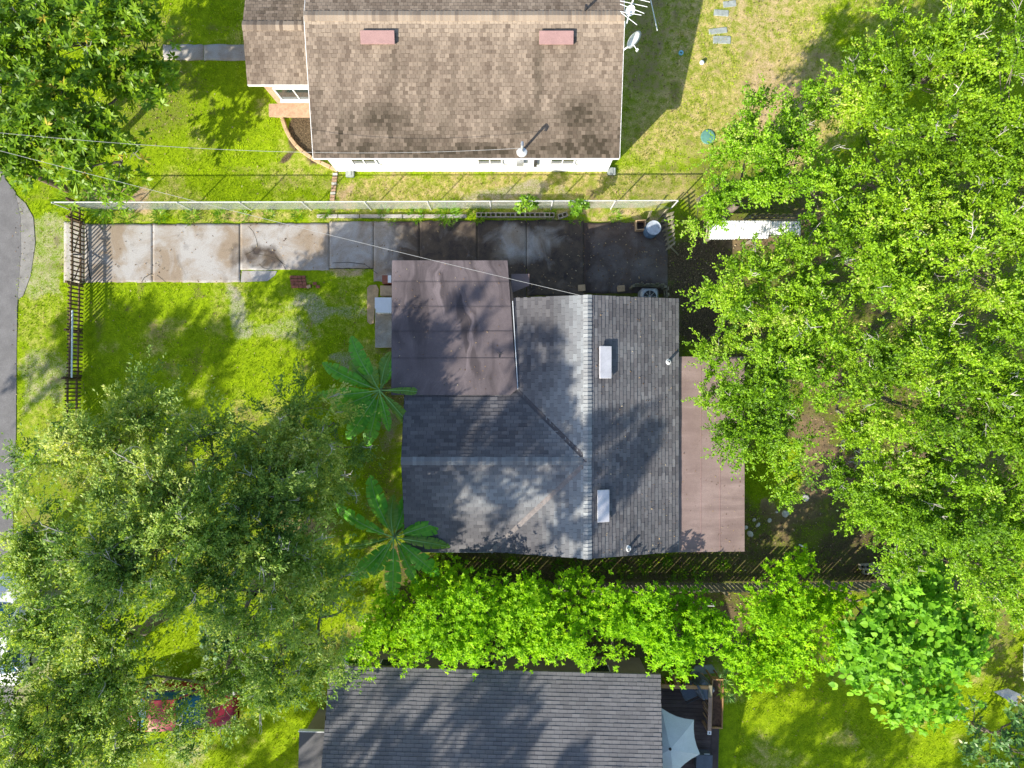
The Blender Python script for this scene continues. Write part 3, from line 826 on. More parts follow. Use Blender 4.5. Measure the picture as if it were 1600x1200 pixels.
# ---- main house: T shaped grey shingle roof
ME_, MR = 2.5, 3.6
SL = (MR - ME_) / 3.56
xr, yN, yS = 2.745, 3.24, -6.36
xl, xe = xr - 3.56, xr + 3.56
wr, wg = -2.80, -4.03
wn_, ws_ = wr + 3.56, wr - 3.56
main = thing("grey_roof_house", "house with weathered grey T shaped shingle roof and white roof vents", "house", (1.1, -1.6, 0))
A_, B_ = (xr, yN, MR), (xr, yS, MR)
J = (xr, wr, MR)
roof = deck(main, [[(xr, yS, MR), (xe, yS, ME_), (xe, yN, ME_), (xr, yN, MR)], [(xl, yN, ME_), (xl, wn_, ME_), J, A_], [J, (xl, ws_, ME_), B_],
                   [(wg, wn_, ME_), (wg, wr, MR), J, (xl, wn_, ME_)], [(wg, wr, MR), (wg, ws_, ME_), (xl, ws_, ME_), J]], .10, M['roof_deck'])
def gauss(px, py, cx, cy, rx, ry, w): return w * math.exp(-(((px - cx) / rx) ** 2 + ((py - cy) / ry) ** 2))
def mbleach(px, py, rg):
    b = max(0, 1 - abs(px - 918) / 58) if px < 919 else 0
    b *= .75
    b = max(b, gauss(px, py, 800, 765, 95, 40, .55), gauss(px, py, 885, 640, 40, 60, .5), gauss(px, py, 880, 815, 30, 50, .5), gauss(px, py, 980, 545, 30, 12, .25))
    if px > 925: b = max(b, .16 * rg.random())
    return b * rg.uniform(.6, 1.3)
def mstain(px, py, rg):
    s = max(gauss(px, py, 700, 680, 90, 60, .35), gauss(px, py, 860, 500, 50, 40, .3), gauss(px, py, 990, 830, 60, 40, .25), gauss(px, py, 1000, 500, 60, 40, .3))
    return s * rg.uniform(.3, 1.2)
G = M['grey_shingle']
shingles("shingles", [(xr, yS, MR), (xe, yS, ME_), (xe, yN, ME_), (xr, yN, MR)], (0, 1, 0), G, roof, .305, .145, mstain, mbleach, .004, 11, .02)
shingles("shingles", [(xl, yN, ME_), (xl, wn_, ME_), J, A_], (0, 1, 0), G, roof, .305, .145, mstain, mbleach, .004, 12, .02)
shingles("shingles", [J, (xl, ws_, ME_), B_], (0, 1, 0), G, roof, .305, .145, mstain, mbleach, .004, 13, .02)
shingles("shingles", [(wg, wn_, ME_), (wg, wr, MR), J, (xl, wn_, ME_)], (1, 0, 0), G, roof, .305, .145, mstain, mbleach, .004, 14, .02)
shingles("shingles", [(wg, wr, MR), (wg, ws_, ME_), (xl, ws_, ME_), J], (1, 0, 0), G, roof, .305, .145, mstain, mbleach, .004, 15, .02)
ridge_caps(A_, B_, G, roof, SL, .14, .16, (.3, .9), (.4, .8), 8)
ridge_caps((wg, wr, MR), (xr - .18, wr, MR), G, roof, SL, .14, .15, (.2, .9), (.2, .6), 9)
wall_ring(main, xl + .35, yS + .3, xe - .35, yN - .3, ME_ + .03, M['grey_wall'], .15, ('y', MR - .2))
wall_ring(main, wg + .3, ws_ + .36, xl + .345, wn_ - .36, ME_ + .03, M['grey_wall'], .15, ('x', MR - .2))
for (a, b) in (((xe + .012, yS), (xe + .012, yN)), ((wg, ws_ - .012), (xl, ws_ - .012))):
    mb = MB(); mb.box(((a[0] + b[0]) / 2, (a[1] + b[1]) / 2, ME_ - .06), (max(.02, b[0] - a[0]), max(.02, b[1] - a[1]), .12)); mb.build("fascia", M['grey_wall'], main)
for (vx, vy) in ((944, 566), (940.5, 790)):
    X = (vx - 800) * S * .881; hh = MR - (X - xr) * SL
    box_vent(roof, (X, (600 - vy) * S * .881, hh), (1.18, .47, .13), (-1, 0, 0), SL, M['vent_white'], M['black_plastic'])
for (vx, vy) in ((1046, 565), (979.5, 855)):
    X = (vx - 800) * S * .9; hh = MR - (X - xr) * SL
    mb = MB(); mb.lathe([(.13, 0), (.12, .03), (.055, .05), (.05, .28)], (X, (600 - vy) * S * .9, hh - .01), 14); vp = mb.build("vent_pipe", M['galvanised'], roof)
    m2 = MB(); m2.lathe([(.038, .275), (.036, .284)], (X, (600 - vy) * S * .9, hh - .01), 10); m2.build("pipe_opening", M['black_plastic'], vp)
window_part(main, (5.2, yN - .3, 1.4), .9, .9, (0, 1, 0), M['white_paint'], M['window_glass'])
window_part(main, (.5, yS + .3, 1.4), 1.2, 1.0, (0, -1, 0), M['white_paint'], M['window_glass'])
for (p0, p1, mt_) in ((J, (xl, wn_, ME_), 'grey_shingle'), (J, (xl, ws_, ME_), 'valley')):
    a, b = Vector(p0), Vector(p1)
    d = (b - a).normalized(); sd_v = Vector((-d.y, d.x, 0)).normalized()
    mb = MB()
    for sg in (-1, 1):
        o1, o2 = a + Vector((0, 0, .022)), b + Vector((0, 0, .022))
        e = sd_v * (.085 * sg) + Vector((0, 0, .085 * SL * .72))
        q = [o1, o2, o2 + e, o1 + e]
        mb.add(q if sg > 0 else q[::-1], [(0, 1, 2, 3)])
    mb.build("valley_strip", M[mt_], roof)
# rolled roofing over the carport
def cp_h(y): return 2.945 - .14 * (y + .41) / 5.04
cpx0, cpx1, cpy0, cpy1 = -187 * S * .903, .16, -.41, 4.63
seams = [cpy0, .95, 1.95, 2.87, 3.8, cpy1]
mb = MB(); mb.slab([(cpx0, cpy0, cp_h(cpy0) - .02), (cpx1 - .25, cpy0, cp_h(cpy0) - .02), (cpx1, cpy0 + .22, cp_h(cpy0 + .22) - .02), (cpx1 - .1, 3.2, cp_h(3.2) - .02), (-8 * S, cpy1, cp_h(cpy1) - .02), (cpx0, cpy1, cp_h(cpy1) - .02)], .09)
croof = mb.build("carport_roof", M['roof_deck'], main)
for i in range(5):
    a, b = seams[i], seams[i + 1]
    def xright(y): return cpx1 - .36 * max(0, (y - cpy0)) / 5.04 + .03
    z = .004 * (5 - i) - .004
    ya = a + (0 if i == 0 else -.0)
    pts = [(cpx0 - .02, ya, cp_h(ya) + z)] + ([(xright(a) - .25, ya, cp_h(ya) + z), (xright(a), ya + .22, cp_h(ya + .22) + z)] if i == 0 else [(xright(a), ya, cp_h(ya) + z)]) + [(xright(b), b, cp_h(b) + z), (cpx0 - .02, b, cp_h(b) + z)]
    mb = MB(); mb.slab(pts, .016); mb.build("roofing_strip", M['carport_roofing'], croof)
    if i: mb = MB(); mb.box(((cpx0 + xright(a)) / 2, a + .02, cp_h(a) + .0245), (xright(a) - cpx0 - .02, .012, .005)); mb.build("tar_seam", M['dark_seam'], croof)
mb = MB(); mb.box((cpx1 + .05 - .09, 1.45, cp_h(1.4) + .006), (.03, 3.3, .02), R(3.4)); mb.build("flashing", M['galvanised'], croof)
for (X, Y) in ((cpx0 + .15, cpy1 - .15), (cpx0 + .15, 2.2), (cpx0 + .15, .2), (-.35, cpy1 - .15)):
    mb = MB(); mb.box((X, Y, 1.36), (.1, .1, 2.74)); mb.build("carport_post", M['grey_wall'], main)
# rear porch
px0, px1, py0, py1 = xe - .06, 364 * S * .9185, -262 * S * .9185, 42 * S * .9185
mb = MB(); mb.slab([(px0, py0, 2.38), (px1, py0, 2.28), (px1, py1, 2.28), (px0, py1, 2.38)], .09); proof = mb.build("porch_roof", M['roof_deck'], main)
ps = [px0, px0 + .95, px0 + 1.68, px1 + .02]
for i in range(3):
    a, b = ps[i], ps[i + 1]
    ha, hb = 2.384 - .1 * (a - px0) / (px1 - px0) + .004 * (3 - i), 2.384 - .1 * (b - px0) / (px1 - px0) + .004 * (3 - i)
    mb = MB(); mb.slab([(a, py0 - .02, ha), (b, py0 - .02, hb), (b, py1 + .02, hb), (a, py1 + .02, ha)], .012); mb.build("roofing_strip", M['porch_roofing'], proof)
    if i: mb = MB(); mb.box((a, (py0 + py1) / 2, 2.384 - .1 * (a - px0) / (px1 - px0) + .0145), (.012, py1 - py0, .005)); mb.build("tar_seam", M['vent_mauve'], proof)
mb = MB(); mb.box((px1 - .12, (py0 + py1) / 2, 1.1), (.1, py1 - py0 - .3, 2.2)); mb.build("wall", M['beige_wall'], main)
for yy in (py0 + .15, py1 - .15):
    mb = MB(); mb.box(((px0 + px1) / 2 - .05, yy, 1.1), (px1 - px0 - .3, .1, 2.2)); mb.build("wall", M['beige_wall'], main)
# small hood roof over the side door
q = [P(799, 457.5, 2.25), P(827, 446, 2.25), P(827, 428, 2.25), P(799, 428, 2.25)]
mb = MB(); mb.slab(q, .06); hood = mb.build("door_hood", M['porch_roofing'], main)
for (X, Y) in ((q[1].x - .06, q[2].y - .08),):
    mb = MB(); mb.box((X, Y, 1.1), (.08, .08, 2.2)); mb.build("hood_post", M['grey_wall'], main)
mb = MB(); mb.box((.34, yN - .27, 1.0), (.85, .05, 2.0)); dr = mb.build("door", M['white_paint'], main)
m2 = MB(); m2.lathe([(.03, 0), (.035, .04)], (.62, yN - .24, 1.0), 10, Matrix.Rotation(R(-90), 3, 'X')); m2.build("handle", M['grey_metal'], dr)

# ---- slate house at the bottom
BE, BR = 2.6, 4.0
rotb = R(-1.5)
bot = thing("slate_roof_house", "house with dark slate grey shingle roof beside a wooden deck", "house", P(774, 1250))
def BP(x, y, z):
    """photo-scale plan coordinates, turned slightly about the house corner"""
    X, Y = (x - 517) * S, -(y - 1000) * S
    c, s = math.cos(rotb), math.sin(rotb)
    return ((517 - 800) * S + X * c - Y * s, -400 * S + X * s + Y * c, z)
be0, br0 = 1001, 1001 + (BR - BE) / .235 / S
bn0 = br0 + (br0 - be0)
bx0, bx1 = 540, 1012
roof = deck(bot, [[BP(bx0, br0, BR), BP(bx1, br0, BR), BP(bx1, be0, BE), BP(bx0, be0, BE)], [BP(bx0, bn0, BE), BP(bx1, bn0, BE), BP(bx1, br0, BR), BP(bx0, br0, BR)]], .10, M['roof_deck'])
ed = (math.cos(rotb), math.sin(rotb), 0)
shingles("shingles", [BP(bx0, br0, BR), BP(bx1, br0, BR), BP(bx1, be0, BE), BP(bx0, be0, BE)], ed, M['slate_shingle'], roof, .305, .145, None, None, .004, 21, .02)
shingles("shingles", [BP(bx0, bn0, BE), BP(bx1, bn0, BE), BP(bx1, br0, BR), BP(bx0, br0, BR)], ed, M['slate_shingle'], roof, .305, .145, None, None, .004, 22, .02)
ridge_caps(BP(bx0, br0, BR), BP(bx1, br0, BR), M['slate_shingle'], roof, .235, .14, .15, (.4, 1.), (0, .3), 22)
def bbox(x0, y0, x1, y1, z0, z1, name, mat, par):
    m = MB(); m.prism([BP(x0, y1, 0)[:2], BP(x1, y1, 0)[:2], BP(x1, y0, 0)[:2], BP(x0, y0, 0)[:2]], z0, z1); return m.build(name, mat, par)
bbox(bx0 + 12, be0 + 14, bx1 - 12, be0 + 20, -.05, BE, "wall", M['beige_wall'], bot)
bbox(bx0 + 12, bn0 - 20, bx1 - 12, bn0 - 14, -.05, BE, "wall", M['beige_wall'], bot)
bbox(bx0 + 12, be0 + 20.2, bx0 + 18, bn0 - 20.2, -.05, BE + .06, "wall", M['beige_wall'], bot)
bbox(bx1 - 18, be0 + 20.2, bx1 - 12, bn0 - 20.2, -.05, BE + .06, "wall", M['beige_wall'], bot)
bbox(bx0, be0 - .7, bx1, be0 - .02, BE - .12, BE - .005, "fascia", M['beige_wall'], bot)
for X in (620, 760, 930):
    w_ = bbox(X - 16, be0 + 12, X + 16, be0 + 13.9, 1.0, 2.2, "window", M['white_paint'], bot)
    bbox(X - 14, be0 + 11.2, X + 14, be0 + 11.9, 1.06, 2.14, "pane", M['window_glass'], w_)
ann = bbox(bx0 - 44, 1102, bx0 + 1, 1300, 2.18, 2.28, "annex_roof", M['slate_shingle'], bot)
bbox(bx0 - 45, 1100.5, bx0 - .5, 1101.8, 2.12, 2.30, "fascia", M['white_paint'], ann)
bbox(bx0 - 38, 1106, bx0 + 11, 1290, -.05, 2.175, "wall", M['beige_wall'], bot)

# ------------------------------------------------------------------ fences
def picket_mesh(name, w, h, t, mat, point=.0):
    mb = MB()
    if point <= 0: mb.box((0, 0, h / 2), (t, w, h))
    else:
        poly = [(-w / 2, 0), (w / 2, 0), (w / 2, h - point), (0, h), (-w / 2, h - point)]
        vs = [(-t / 2, y, z) for y, z in poly] + [(t / 2, y, z) for y, z in poly]
        mb.add(vs, [(4, 3, 2, 1, 0), (5, 6, 7, 8, 9)] + [(i, (i + 1) % 5, 5 + (i + 1) % 5, 5 + i) for i in range(5)])
    return mb.mesh(name, mat)

def picket_run(name, label, cat, xa, ya, xb, yb, hgt, step, w, rails, mat, group=None, posts=True, point=.04, tilt=.02, gate=False, seed=1):
    rg = random.Random(seed)
    A, B = P(xa, ya), P(xb, yb)
    d = B - A; L = d.length; ang = math.atan2(d.y, d.x)
    t = thing(name, label, cat, (A + B) / 2, group)
    n = int(L / step)
    kinds = [picket_mesh("picket", w * rg.uniform(.92, 1.08), hgt * rg.uniform(.97, 1.02) - .04, .022, mat, point) for _ in range(5)]
    nrm = Vector((-d.y, d.x, 0)).normalized()
    for i in range(n):
        p = A + d * ((i + .5) / n) + Vector((0, 0, .04)) + nrm * .03
        inst("picket", rg.choice(kinds), t, p, rot=(rg.uniform(-tilt, tilt), rg.uniform(-tilt, tilt) * .5, ang - math.pi / 2))
    for z in rails:
        mb = MB(); mb.box((A + B) / 2 + Vector((0, 0, z)) - nrm * .005, (L, .045, .085), ang); mb.build("rail", mat, t)
    if posts:
        m = max(1, round(L / 2.4))
        for i in range(m + 1):
            mb = MB(); mb.box(A + d * (i / m) + Vector((0, 0, hgt / 2 - .08)) - nrm * .08, (.09, .09, hgt + .1), ang); mb.build("post", mat, t)
    return t

FW = M['fence_wood']
picket_run("picket_fence", "short brown picket fence panel joining the chain link corner", "fence", 131, 320, 131, 347, 1.05, .158, .06, (.28, .82), FW, "front pickets", seed=2)
g1 = picket_run("picket_gate", "brown picket gate leaf nearer the chain link fence", "gate", 131.5, 348.5, 131.5, 401.5, 1.02, .158, .06, (.26, .80), FW, "driveway gates", posts=False, seed=3)
g2 = picket_run("picket_gate", "brown picket gate leaf nearer the lawn", "gate", 132, 403, 132, 444, 1.02, .158, .06, (.26, .80), FW, "driveway gates", posts=False, seed=4)
mb = MB(); mb.box(P(133, 402.3) + Vector((.1, 0, .7)), (.34, .05, .05)); mb.build("latch", M['dark_metal'], g2)
for g_, (ya, yb) in ((g1, (350, 400)), (g2, (405, 442))):
    mb = MB(); a, b = P(132.6, ya), P(132.6, yb)
    mb.tube([a + Vector((.05, 0, .26)), b + Vector((.05, 0, .8))], .025, n=5); mb.build("brace", FW, g_)
picket_run("picket_fence", "brown picket fence run beside the lawn carrying a pale pipe", "fence", 130.5, 445.5, 128, 590, 1.08, .158, .06, (.28, .84), FW, "front pickets", seed=5)
picket_run("picket_fence", "brown picket fence run disappearing under the grey oak", "fence", 126.5, 591, 126, 720, 1.12, .158, .06, (.28, .88), FW, "front pickets", seed=6)
a, b = P(113, 485, .9), P(112, 590, .9)
mb = MB(); mb.tube([a, b], .035, n=8); mb.build
prop(mb.build("pipe", M['pale_pipe'], None, origin=a), "pale blue white plastic pipe lying along the picket fence rail", "pipe")

# chain link fence
cl = thing("chain_link_fence", "silver chain link fence between driveway and tan roofed house", "fence", P(580, 326))
cpts = [P(112, 327.5), P(300, 327.5), P(520, 327), P(800, 326), P(1048, 325)]
def along(pts, s):
    for a, b in zip(pts[:-1], pts[1:]):
        L = (b - a).length
        if s <= L: return a + (b - a) * (s / L)
        s -= L
    return pts[-1]
CL = sum((b - a).length for a, b in zip(cpts[:-1], cpts[1:]))
CH = 1.22
for i in range(11):
    p = along(cpts, CL * i / 10)
    mb = MB(); mb.tube([p + Vector((0, -.03, -.1)), p + Vector((0, -.03, CH + .03))], .028, n=8); po = mb.build("post", M['galvanised'], cl)
    m2 = MB(); m2.lathe([(.034, 0), (.034, .02), (.018, .05)], p + Vector((0, -.03, CH + .03)), 8); m2.build("cap", M['galvanised'], po)
mb = MB(); mb.tube([p + Vector((0, 0, CH)) for p in cpts], .022, n=6); mb.build("top_rail", M['galvanised'], cl)
V, F = [], []
dia = .062; r_ = .0024
npitch = int(CL / dia)
for i in range(-int(CH / dia) - 1, npitch + 1):
    for sg in (1, -1):
        s0 = i * dia
        za, zb = .03, CH - .01
        sa, sb = (s0, s0 + (zb - za)) if sg > 0 else (s0 + (zb - za), s0)
        lo, hi = min(sa, sb), max(sa, sb)
        if lo < 0 or hi > CL: continue
        A, B = along(cpts, sa) + Vector((0, .012 * sg, za)), along(cpts, sb) + Vector((0, .012 * sg, zb))
        k = len(V)
        for p in (A, B):
            for dx, dy in ((-r_, 0), (r_, 0), (0, r_ * 1.6)): V.append((p.x + dx * 1.5, p.y + dy, p.z))
        F += [(k, k + 1, k + 4, k + 3), (k + 1, k + 2, k + 5, k + 4), (k + 2, k, k + 3, k + 5)]
me = np_mesh("wire_mesh", np.array(V) - np.array(WO[cl]), np.array(F), M['galvanised'])
prop(link_mesh("wire_mesh", me, cl, WO[cl]), kind="stuff")

# board fence behind the grey roofed house
bf = picket_run("board_fence", "weathered grey board fence behind the row of clipped trees", "fence", 655, 911, 1215, 912, 1.3, .185, .145, (.3, 1.0), M['grey_wood'], point=0, tilt=.03, seed=8)
bf2 = picket_run("board_fence", "weathered grey board fence under the oaks near loose cinder blocks", "fence", 1222, 912, 1560, 906, 1.3, .185, .145, (.3, 1.0), M['grey_wood'], point=0, tilt=.04, seed=9)
bf3 = picket_run("board_fence", "pale board fence standing behind the corrugated lean to", "fence", 1160, 344, 1250, 345, 1.0, .27, .14, (.3, .75), M['old_wood'], point=0, tilt=.03, seed=10)
bf4 = picket_run("board_fence", "low dark board screen around the air conditioner", "fence", 985, 448, 1034, 449, .85, .2, .13, (.2, .65), M['grey_wood'], point=0, tilt=.05, seed=12)
bf5 = picket_run("board_fence", "short return panel of the air conditioner screen", "fence", 1036, 452, 1037, 468, .95, .16, .13, (.2, .65), M['old_wood'], point=0, tilt=.05, posts=False, seed=13)

# collapsed fence panel leaning beside the barrel
pn = thing("leaning_fence_panel", "greying wooden fence panel leaning outward beside the barrel", "fence panel", P(1042, 372))
mb0 = [MB() for _ in range(3)]
for i in range(8):
    a = P(1031 + (8 - i) * 1.2, 390 - i * 7.4, .12); b = P(1052 + (8 - i) * .4, 379 - i * 6.6, 1.0)
    d = (b - a); mid = (a + b) / 2; L = d.length
    x = d.normalized(); y = Vector((-.45, -.95, .1)); y = (y - x * y.dot(x)).normalized(); z = x.cross(y)
    mb = MB(); mb.box(mid, (L * random.uniform(.9, 1.05), .13, .022), rot=Matrix((x, y, z)).transposed()); mb.build("board", M['old_wood'], pn)
for tt in (.25, .8):
    p0 = P(1031 + 9.6, 392, .12).lerp(P(1055, 381, 1.0), tt) + Vector((.05, 0, -.05)); p1 = P(1032, 337, .12).lerp(P(1052, 332, 1.0), tt) + Vector((.05, 0, -.05))
    mb = MB(); d = p1 - p0; x = d.normalized(); zz = Vector((.5, 0, 1)); y = zz.cross(x).normalized(); z = x.cross(y)
    mb.box((p0 + p1) / 2, (d.length, .07, .04), rot=Matrix((x, y, z)).transposed()); mb.build("rail", M['grey_wood'], pn)
mb = MB(); mb.tube([P(1048, 386, .95), P(1058, 396, 0)], .045, n=4); mb.build("prop", M['old_wood'], pn)
for (q, lab) in ((((1030, 342), (1043, 326)), "split pale plank leaning on the chain link fence end"), (((1034, 348), (1046, 334)), "narrow grey plank leaning behind the barrel"), (((1012, 344), (1017, 330)), "short pale plank upright behind the barrel")):
    mb = MB(); a, b = P(*q[0], .05), P(*q[1], .75); d = b - a; x = d.normalized(); y = Vector((.8, .5, 0)); y = (y - x * y.dot(x)).normalized(); z = x.cross(y)
    mb.box((a + b) / 2, (d.length, .12, .025), rot=Matrix((x, y, z)).transposed())
    prop(mb.build("plank", M['old_wood'], None, origin=a), lab, "plank")

# ------------------------------------------------------------------ yard objects
def single(name, label, cat, mb, mat, origin, group=None, smooth=False):
    return prop(mb.build(name, mat, None, origin=Vector(origin), smooth=smooth), label, cat, group)

c = P(1015, 363)
bar = thing("barrel", "faded blue plastic barrel standing by the leaning fence panel", "barrel", c)
mb = MB(); mb.lathe([(.25, 0), (.28, .06), (.29, .28), (.305, .31), (.29, .34), (.295, .58), (.31, .62), (.295, .66), (.285, .82), (.27, .86)], c, 24); mb.build("drum", M['blue_barrel'], bar, smooth=True)
mb = MB(); mb.lathe([(.288, .845), (.292, .885), (.27, .89), (.262, .868), (.02, .872)], c, 24); mb.build("lid", M['barrel_lid'], bar, smooth=False)

def cinder(name_, loc, rz, label, group=None, mat=None, size=(.40, .195, .19), holes=2):
    """hollow block lying with its cells upward"""
    sx, sy, sz = size
    mb = MB()
    t = .032
    mb.box((0, -sy / 2 + t / 2, sz / 2), (sx, t, sz)); mb.box((0, sy / 2 - t / 2, sz / 2), (sx, t, sz))
    for i in range(holes + 1):
        x = -sx / 2 + t / 2 + i * (sx - t) / holes
        mb.box((x, 0, sz / 2), (t, sy - 2 * t - .001, sz - .004))
    o = link_mesh(name_, mb.mesh(name_, mat or M['block']), None, loc)
    o.rotation_euler = (0, 0, rz)
    return prop(o, label, "block", group)
for i in range(8):
    cinder("cinder_block", P(752 + i * 15.2, 337.0) + Vector((0, 0, -.02)), R(random.uniform(-2, 2)), "hollow cinder block in the row edging the driveway", "driveway edging blocks")
cinder("cinder_block", P(879, 337.5) + Vector((0, 0, -.02)), R(18), "tilted cinder block past the end of the edging row")
chim = cinder("chimney_block", P(999, 354.5) + Vector((0, 0, -.02)), R(3), "square hollow cream block beside the blue barrel", None, M['edging'], (.40, .40, .42), 1)
for i, (x, y, r) in enumerate(((1366, 893, 4), (1374, 893, 8), (1368, 899, 2), (1382, 896, 80), (1388, 903, 20), (1402, 895, 12))):
    cinder("cinder_block", P(x * .97 + 24, y * .97 + 18) + Vector((0, 0, -.02 + (0.19 if i == 2 else 0))), R(r), "loose cinder block lying in the litter below the oak", "blocks under the oak")
# kerb along the driveway
kb = thing("driveway_kerb", "low mossy concrete kerb along the driveway edge", "kerb", P(640, 338))
for i in range(7):
    mb = MB(); mb.box(P(512 + i * 33.5, 338.2) + Vector((0, 0, .03)), (.86, .14, .12), R(random.uniform(-.8, .8)), bev=.015); mb.build("kerb_stone", M['concrete'], kb)

# beside the carport
for (x0, y0, x1, y1, h, lab, mt, nm, ct) in ((597, 430, 613, 443, .5, "brown storage box beside the carport corner", 'brick', "storage_box", "box"), (594, 446, 613, 462, .42, "beige cabinet top beside the carport", 'edging', "cabinet", "cabinet"),
                                             (586, 488, 612, 543, .12, "long concrete step slab along the carport side", 'concrete', "step_slab", "step")):
    a, b = P(x0, y1, h), P(x1, y0, h)
    mb = MB(); mb.box(((a.x + b.x) / 2, (a.y + b.y) / 2, h / 2 - .01), (b.x - a.x, b.y - a.y, h + .02), bev=.012)
    single(nm, lab, ct, mb, M[mt], ((a.x + b.x) / 2, (a.y + b.y) / 2, 0))
a, b = P(586, 489, .7), P(612, 465, .7)
wd = thing("chest_freezer", "white chest freezer with stepped lid beside the carport", "freezer", ((a.x + b.x) / 2, (a.y + b.y) / 2, .0))
mb = MB(); mb.box(((a.x + b.x) / 2, (a.y + b.y) / 2, .395), (b.x - a.x - .03, b.y - a.y - .03, .59), bev=.02); mb.box(((a.x + b.x) / 2, (a.y + b.y) / 2, .05), (b.x - a.x - .12, b.y - a.y - .12, .1)); mb.build("cabinet", M['white_plastic'], wd)
mb = MB(); mb.prism([(a.x, b.y), (a.x, a.y + .18), (a.x + .14, a.y + .18), (a.x + .14, a.y), (b.x, a.y), (b.x, b.y)], .70, .75); mb.build("lid", M['white_plastic'], wd)
mb = MB(); mb.box(P(608, 436, .52) + Vector((.02, 0, 0)), (.14, .3, .03)); single("white_board", "narrow white board on top of the brown storage box", "board", mb, M['white_paint'], P(608, 436, .505))
mb = MB(); pts = [(574, 450), (574, 503), (579, 507), (584, 505), (586, 480), (590, 470), (592, 452), (588, 445), (578, 446)]
mb.prism([(P(x, y).x, P(x, y).y) for x, y in pts], -.03, .05); single("flagstone", "long tan sandstone slab lying in the grass by the freezer", "stone", mb, M['tan_stone'], P(581, 476))
bricks = [(456 + (i % 4) * 6.2 + (i // 4) * .8, 433 + (i // 4) * 5.0) for i in range(16)] + [(484, 447), (497, 448), (492, 443)]
bm = MB(); bm.box((0, 0, .03), (.155, .115, .065), bev=.008); brick_me = bm.mesh("brick", M['brick'])
for i, (x, y) in enumerate(bricks):
    o = inst("brick", brick_me, None, P(x, y) + Vector((0, 0, -.01 + random.uniform(0, .012))), R(random.uniform(-6, 6)))
    prop(o, "dark red brick paver sunk in the grass beside the driveway", "brick", "bricks beside the driveway")
o = inst("brick", bm.mesh("brick", M['edging']), None, P(483, 448.5) + Vector((0, 0, .05)), R(20)); prop(o, "single pale orange brick lying on the dark red ones", "brick")

# air conditioner behind the screen
c = P(1010, 467)
ac = thing("air_conditioner", "grey outdoor air conditioner unit half under the roof edge", "air conditioner", c)
mb = MB(); mb.box(c + Vector((0, 0, .36)), (.72, .72, .72), bev=.09); mb.build("cabinet", M['grey_metal'], ac)
mb = MB(); mb.lathe([(.26, .722), (.26, .735)], c, 20); gr = mb.build("fan_well", M['black_plastic'], ac)
mb = MB()
for k in range(5):
    mb.lathe([(.05 + k * .05, .742), (.055 + k * .05, .748), (.045 + k * .05, .75)], c, 20)
m3 = MB()
for k in range(8):
    an = k * math.pi / 4; m3.tube([c + Vector((0, 0, .745)), c + Vector((.27 * math.cos(an), .27 * math.sin(an), .745))], .008, n=4)
m3.build("fan_guard", M['grey_metal'], ac)
for (x, y, lab) in ((908, 451, "small cream crate on the dark ground near the house wall"), (969, 452, "small yellowed crate near the air conditioner screen")):
    c = P(x, y)
    mb = MB(); mb.box(c + Vector((0, 0, .13)), (.26, .22, .24), R(4), bev=.015); mb.box(c + Vector((0, 0, .265)), (.29, .25, .03), R(4)); single("crate", lab, "crate", mb, M['edging'], c)

# lean-to with corrugated roof
sh = thing("corrugated_lean_to", "low lean to roofed with white corrugated metal sheets under trees", "shed", P(1180, 362))
def corrugated(x0, x1, y0, y1, h0, h1, skew, name, mat):
    n = int((x1 - x0) * S / .025)
    V, F = [], []
    for j, (y, hh) in enumerate(((y1, h1), (y0, h0))):
        for i in range(n + 1):
            x = x0 + (x1 - x0) * i / n
            p = P(x + (skew if j == 0 else 0), y, hh); p.z = hh + .018 * math.cos(i * .025 / .11 * 2 * math.pi)
            V.append(p)
    for i in range(n): F.append((i, i + 1, n + 2 + i, n + 1 + i))
    mb = MB(); mb.add(V, F)
    m = mb.build(name, mat, sh); md = m.modifiers.new("thickness", 'SOLIDIFY'); md.thickness = .006
corrugated(1111, 1152, 345, 374, 1.30, 1.14, -4, "corrugated_sheet", M['sheet_metal'])
corrugated(1150, 1204, 345, 373, 1.325, 1.165, -4, "corrugated_sheet", M['white_paint'])
corrugated(1202, 1251, 346, 367, 1.30, 1.16, 0, "corrugated_sheet", M['white_paint'])
for i, x in enumerate((1106.5, 1110.5)):
    mb = MB(); a, b = P(x - 3, 374, 1.10), P(x, 345, 1.26); d = b - a; mb.tube([a, b], .04, n=4); mb.build("edge_board", M['old_wood'], sh)
for (x, y, hh) in ((1110, 372, 1.06), (1112, 347, 1.2), (1180, 372, 1.06), (1180, 347, 1.2), (1247, 366, 1.06), (1247, 348, 1.2)):
    p = P(x, y, hh); mb = MB(); mb.box((p.x, p.y, hh / 2), (.08, .08, hh)); mb.build("post", M['old_wood'], sh)
for (y, hh) in ((371, 1.07), (347.5, 1.22)):
    a, b = P(1108, y, hh), P(1249, y - 3, hh); mb = MB(); mb.tube([a, b], .045, n=4); mb.build("beam", M['old_wood'], sh)

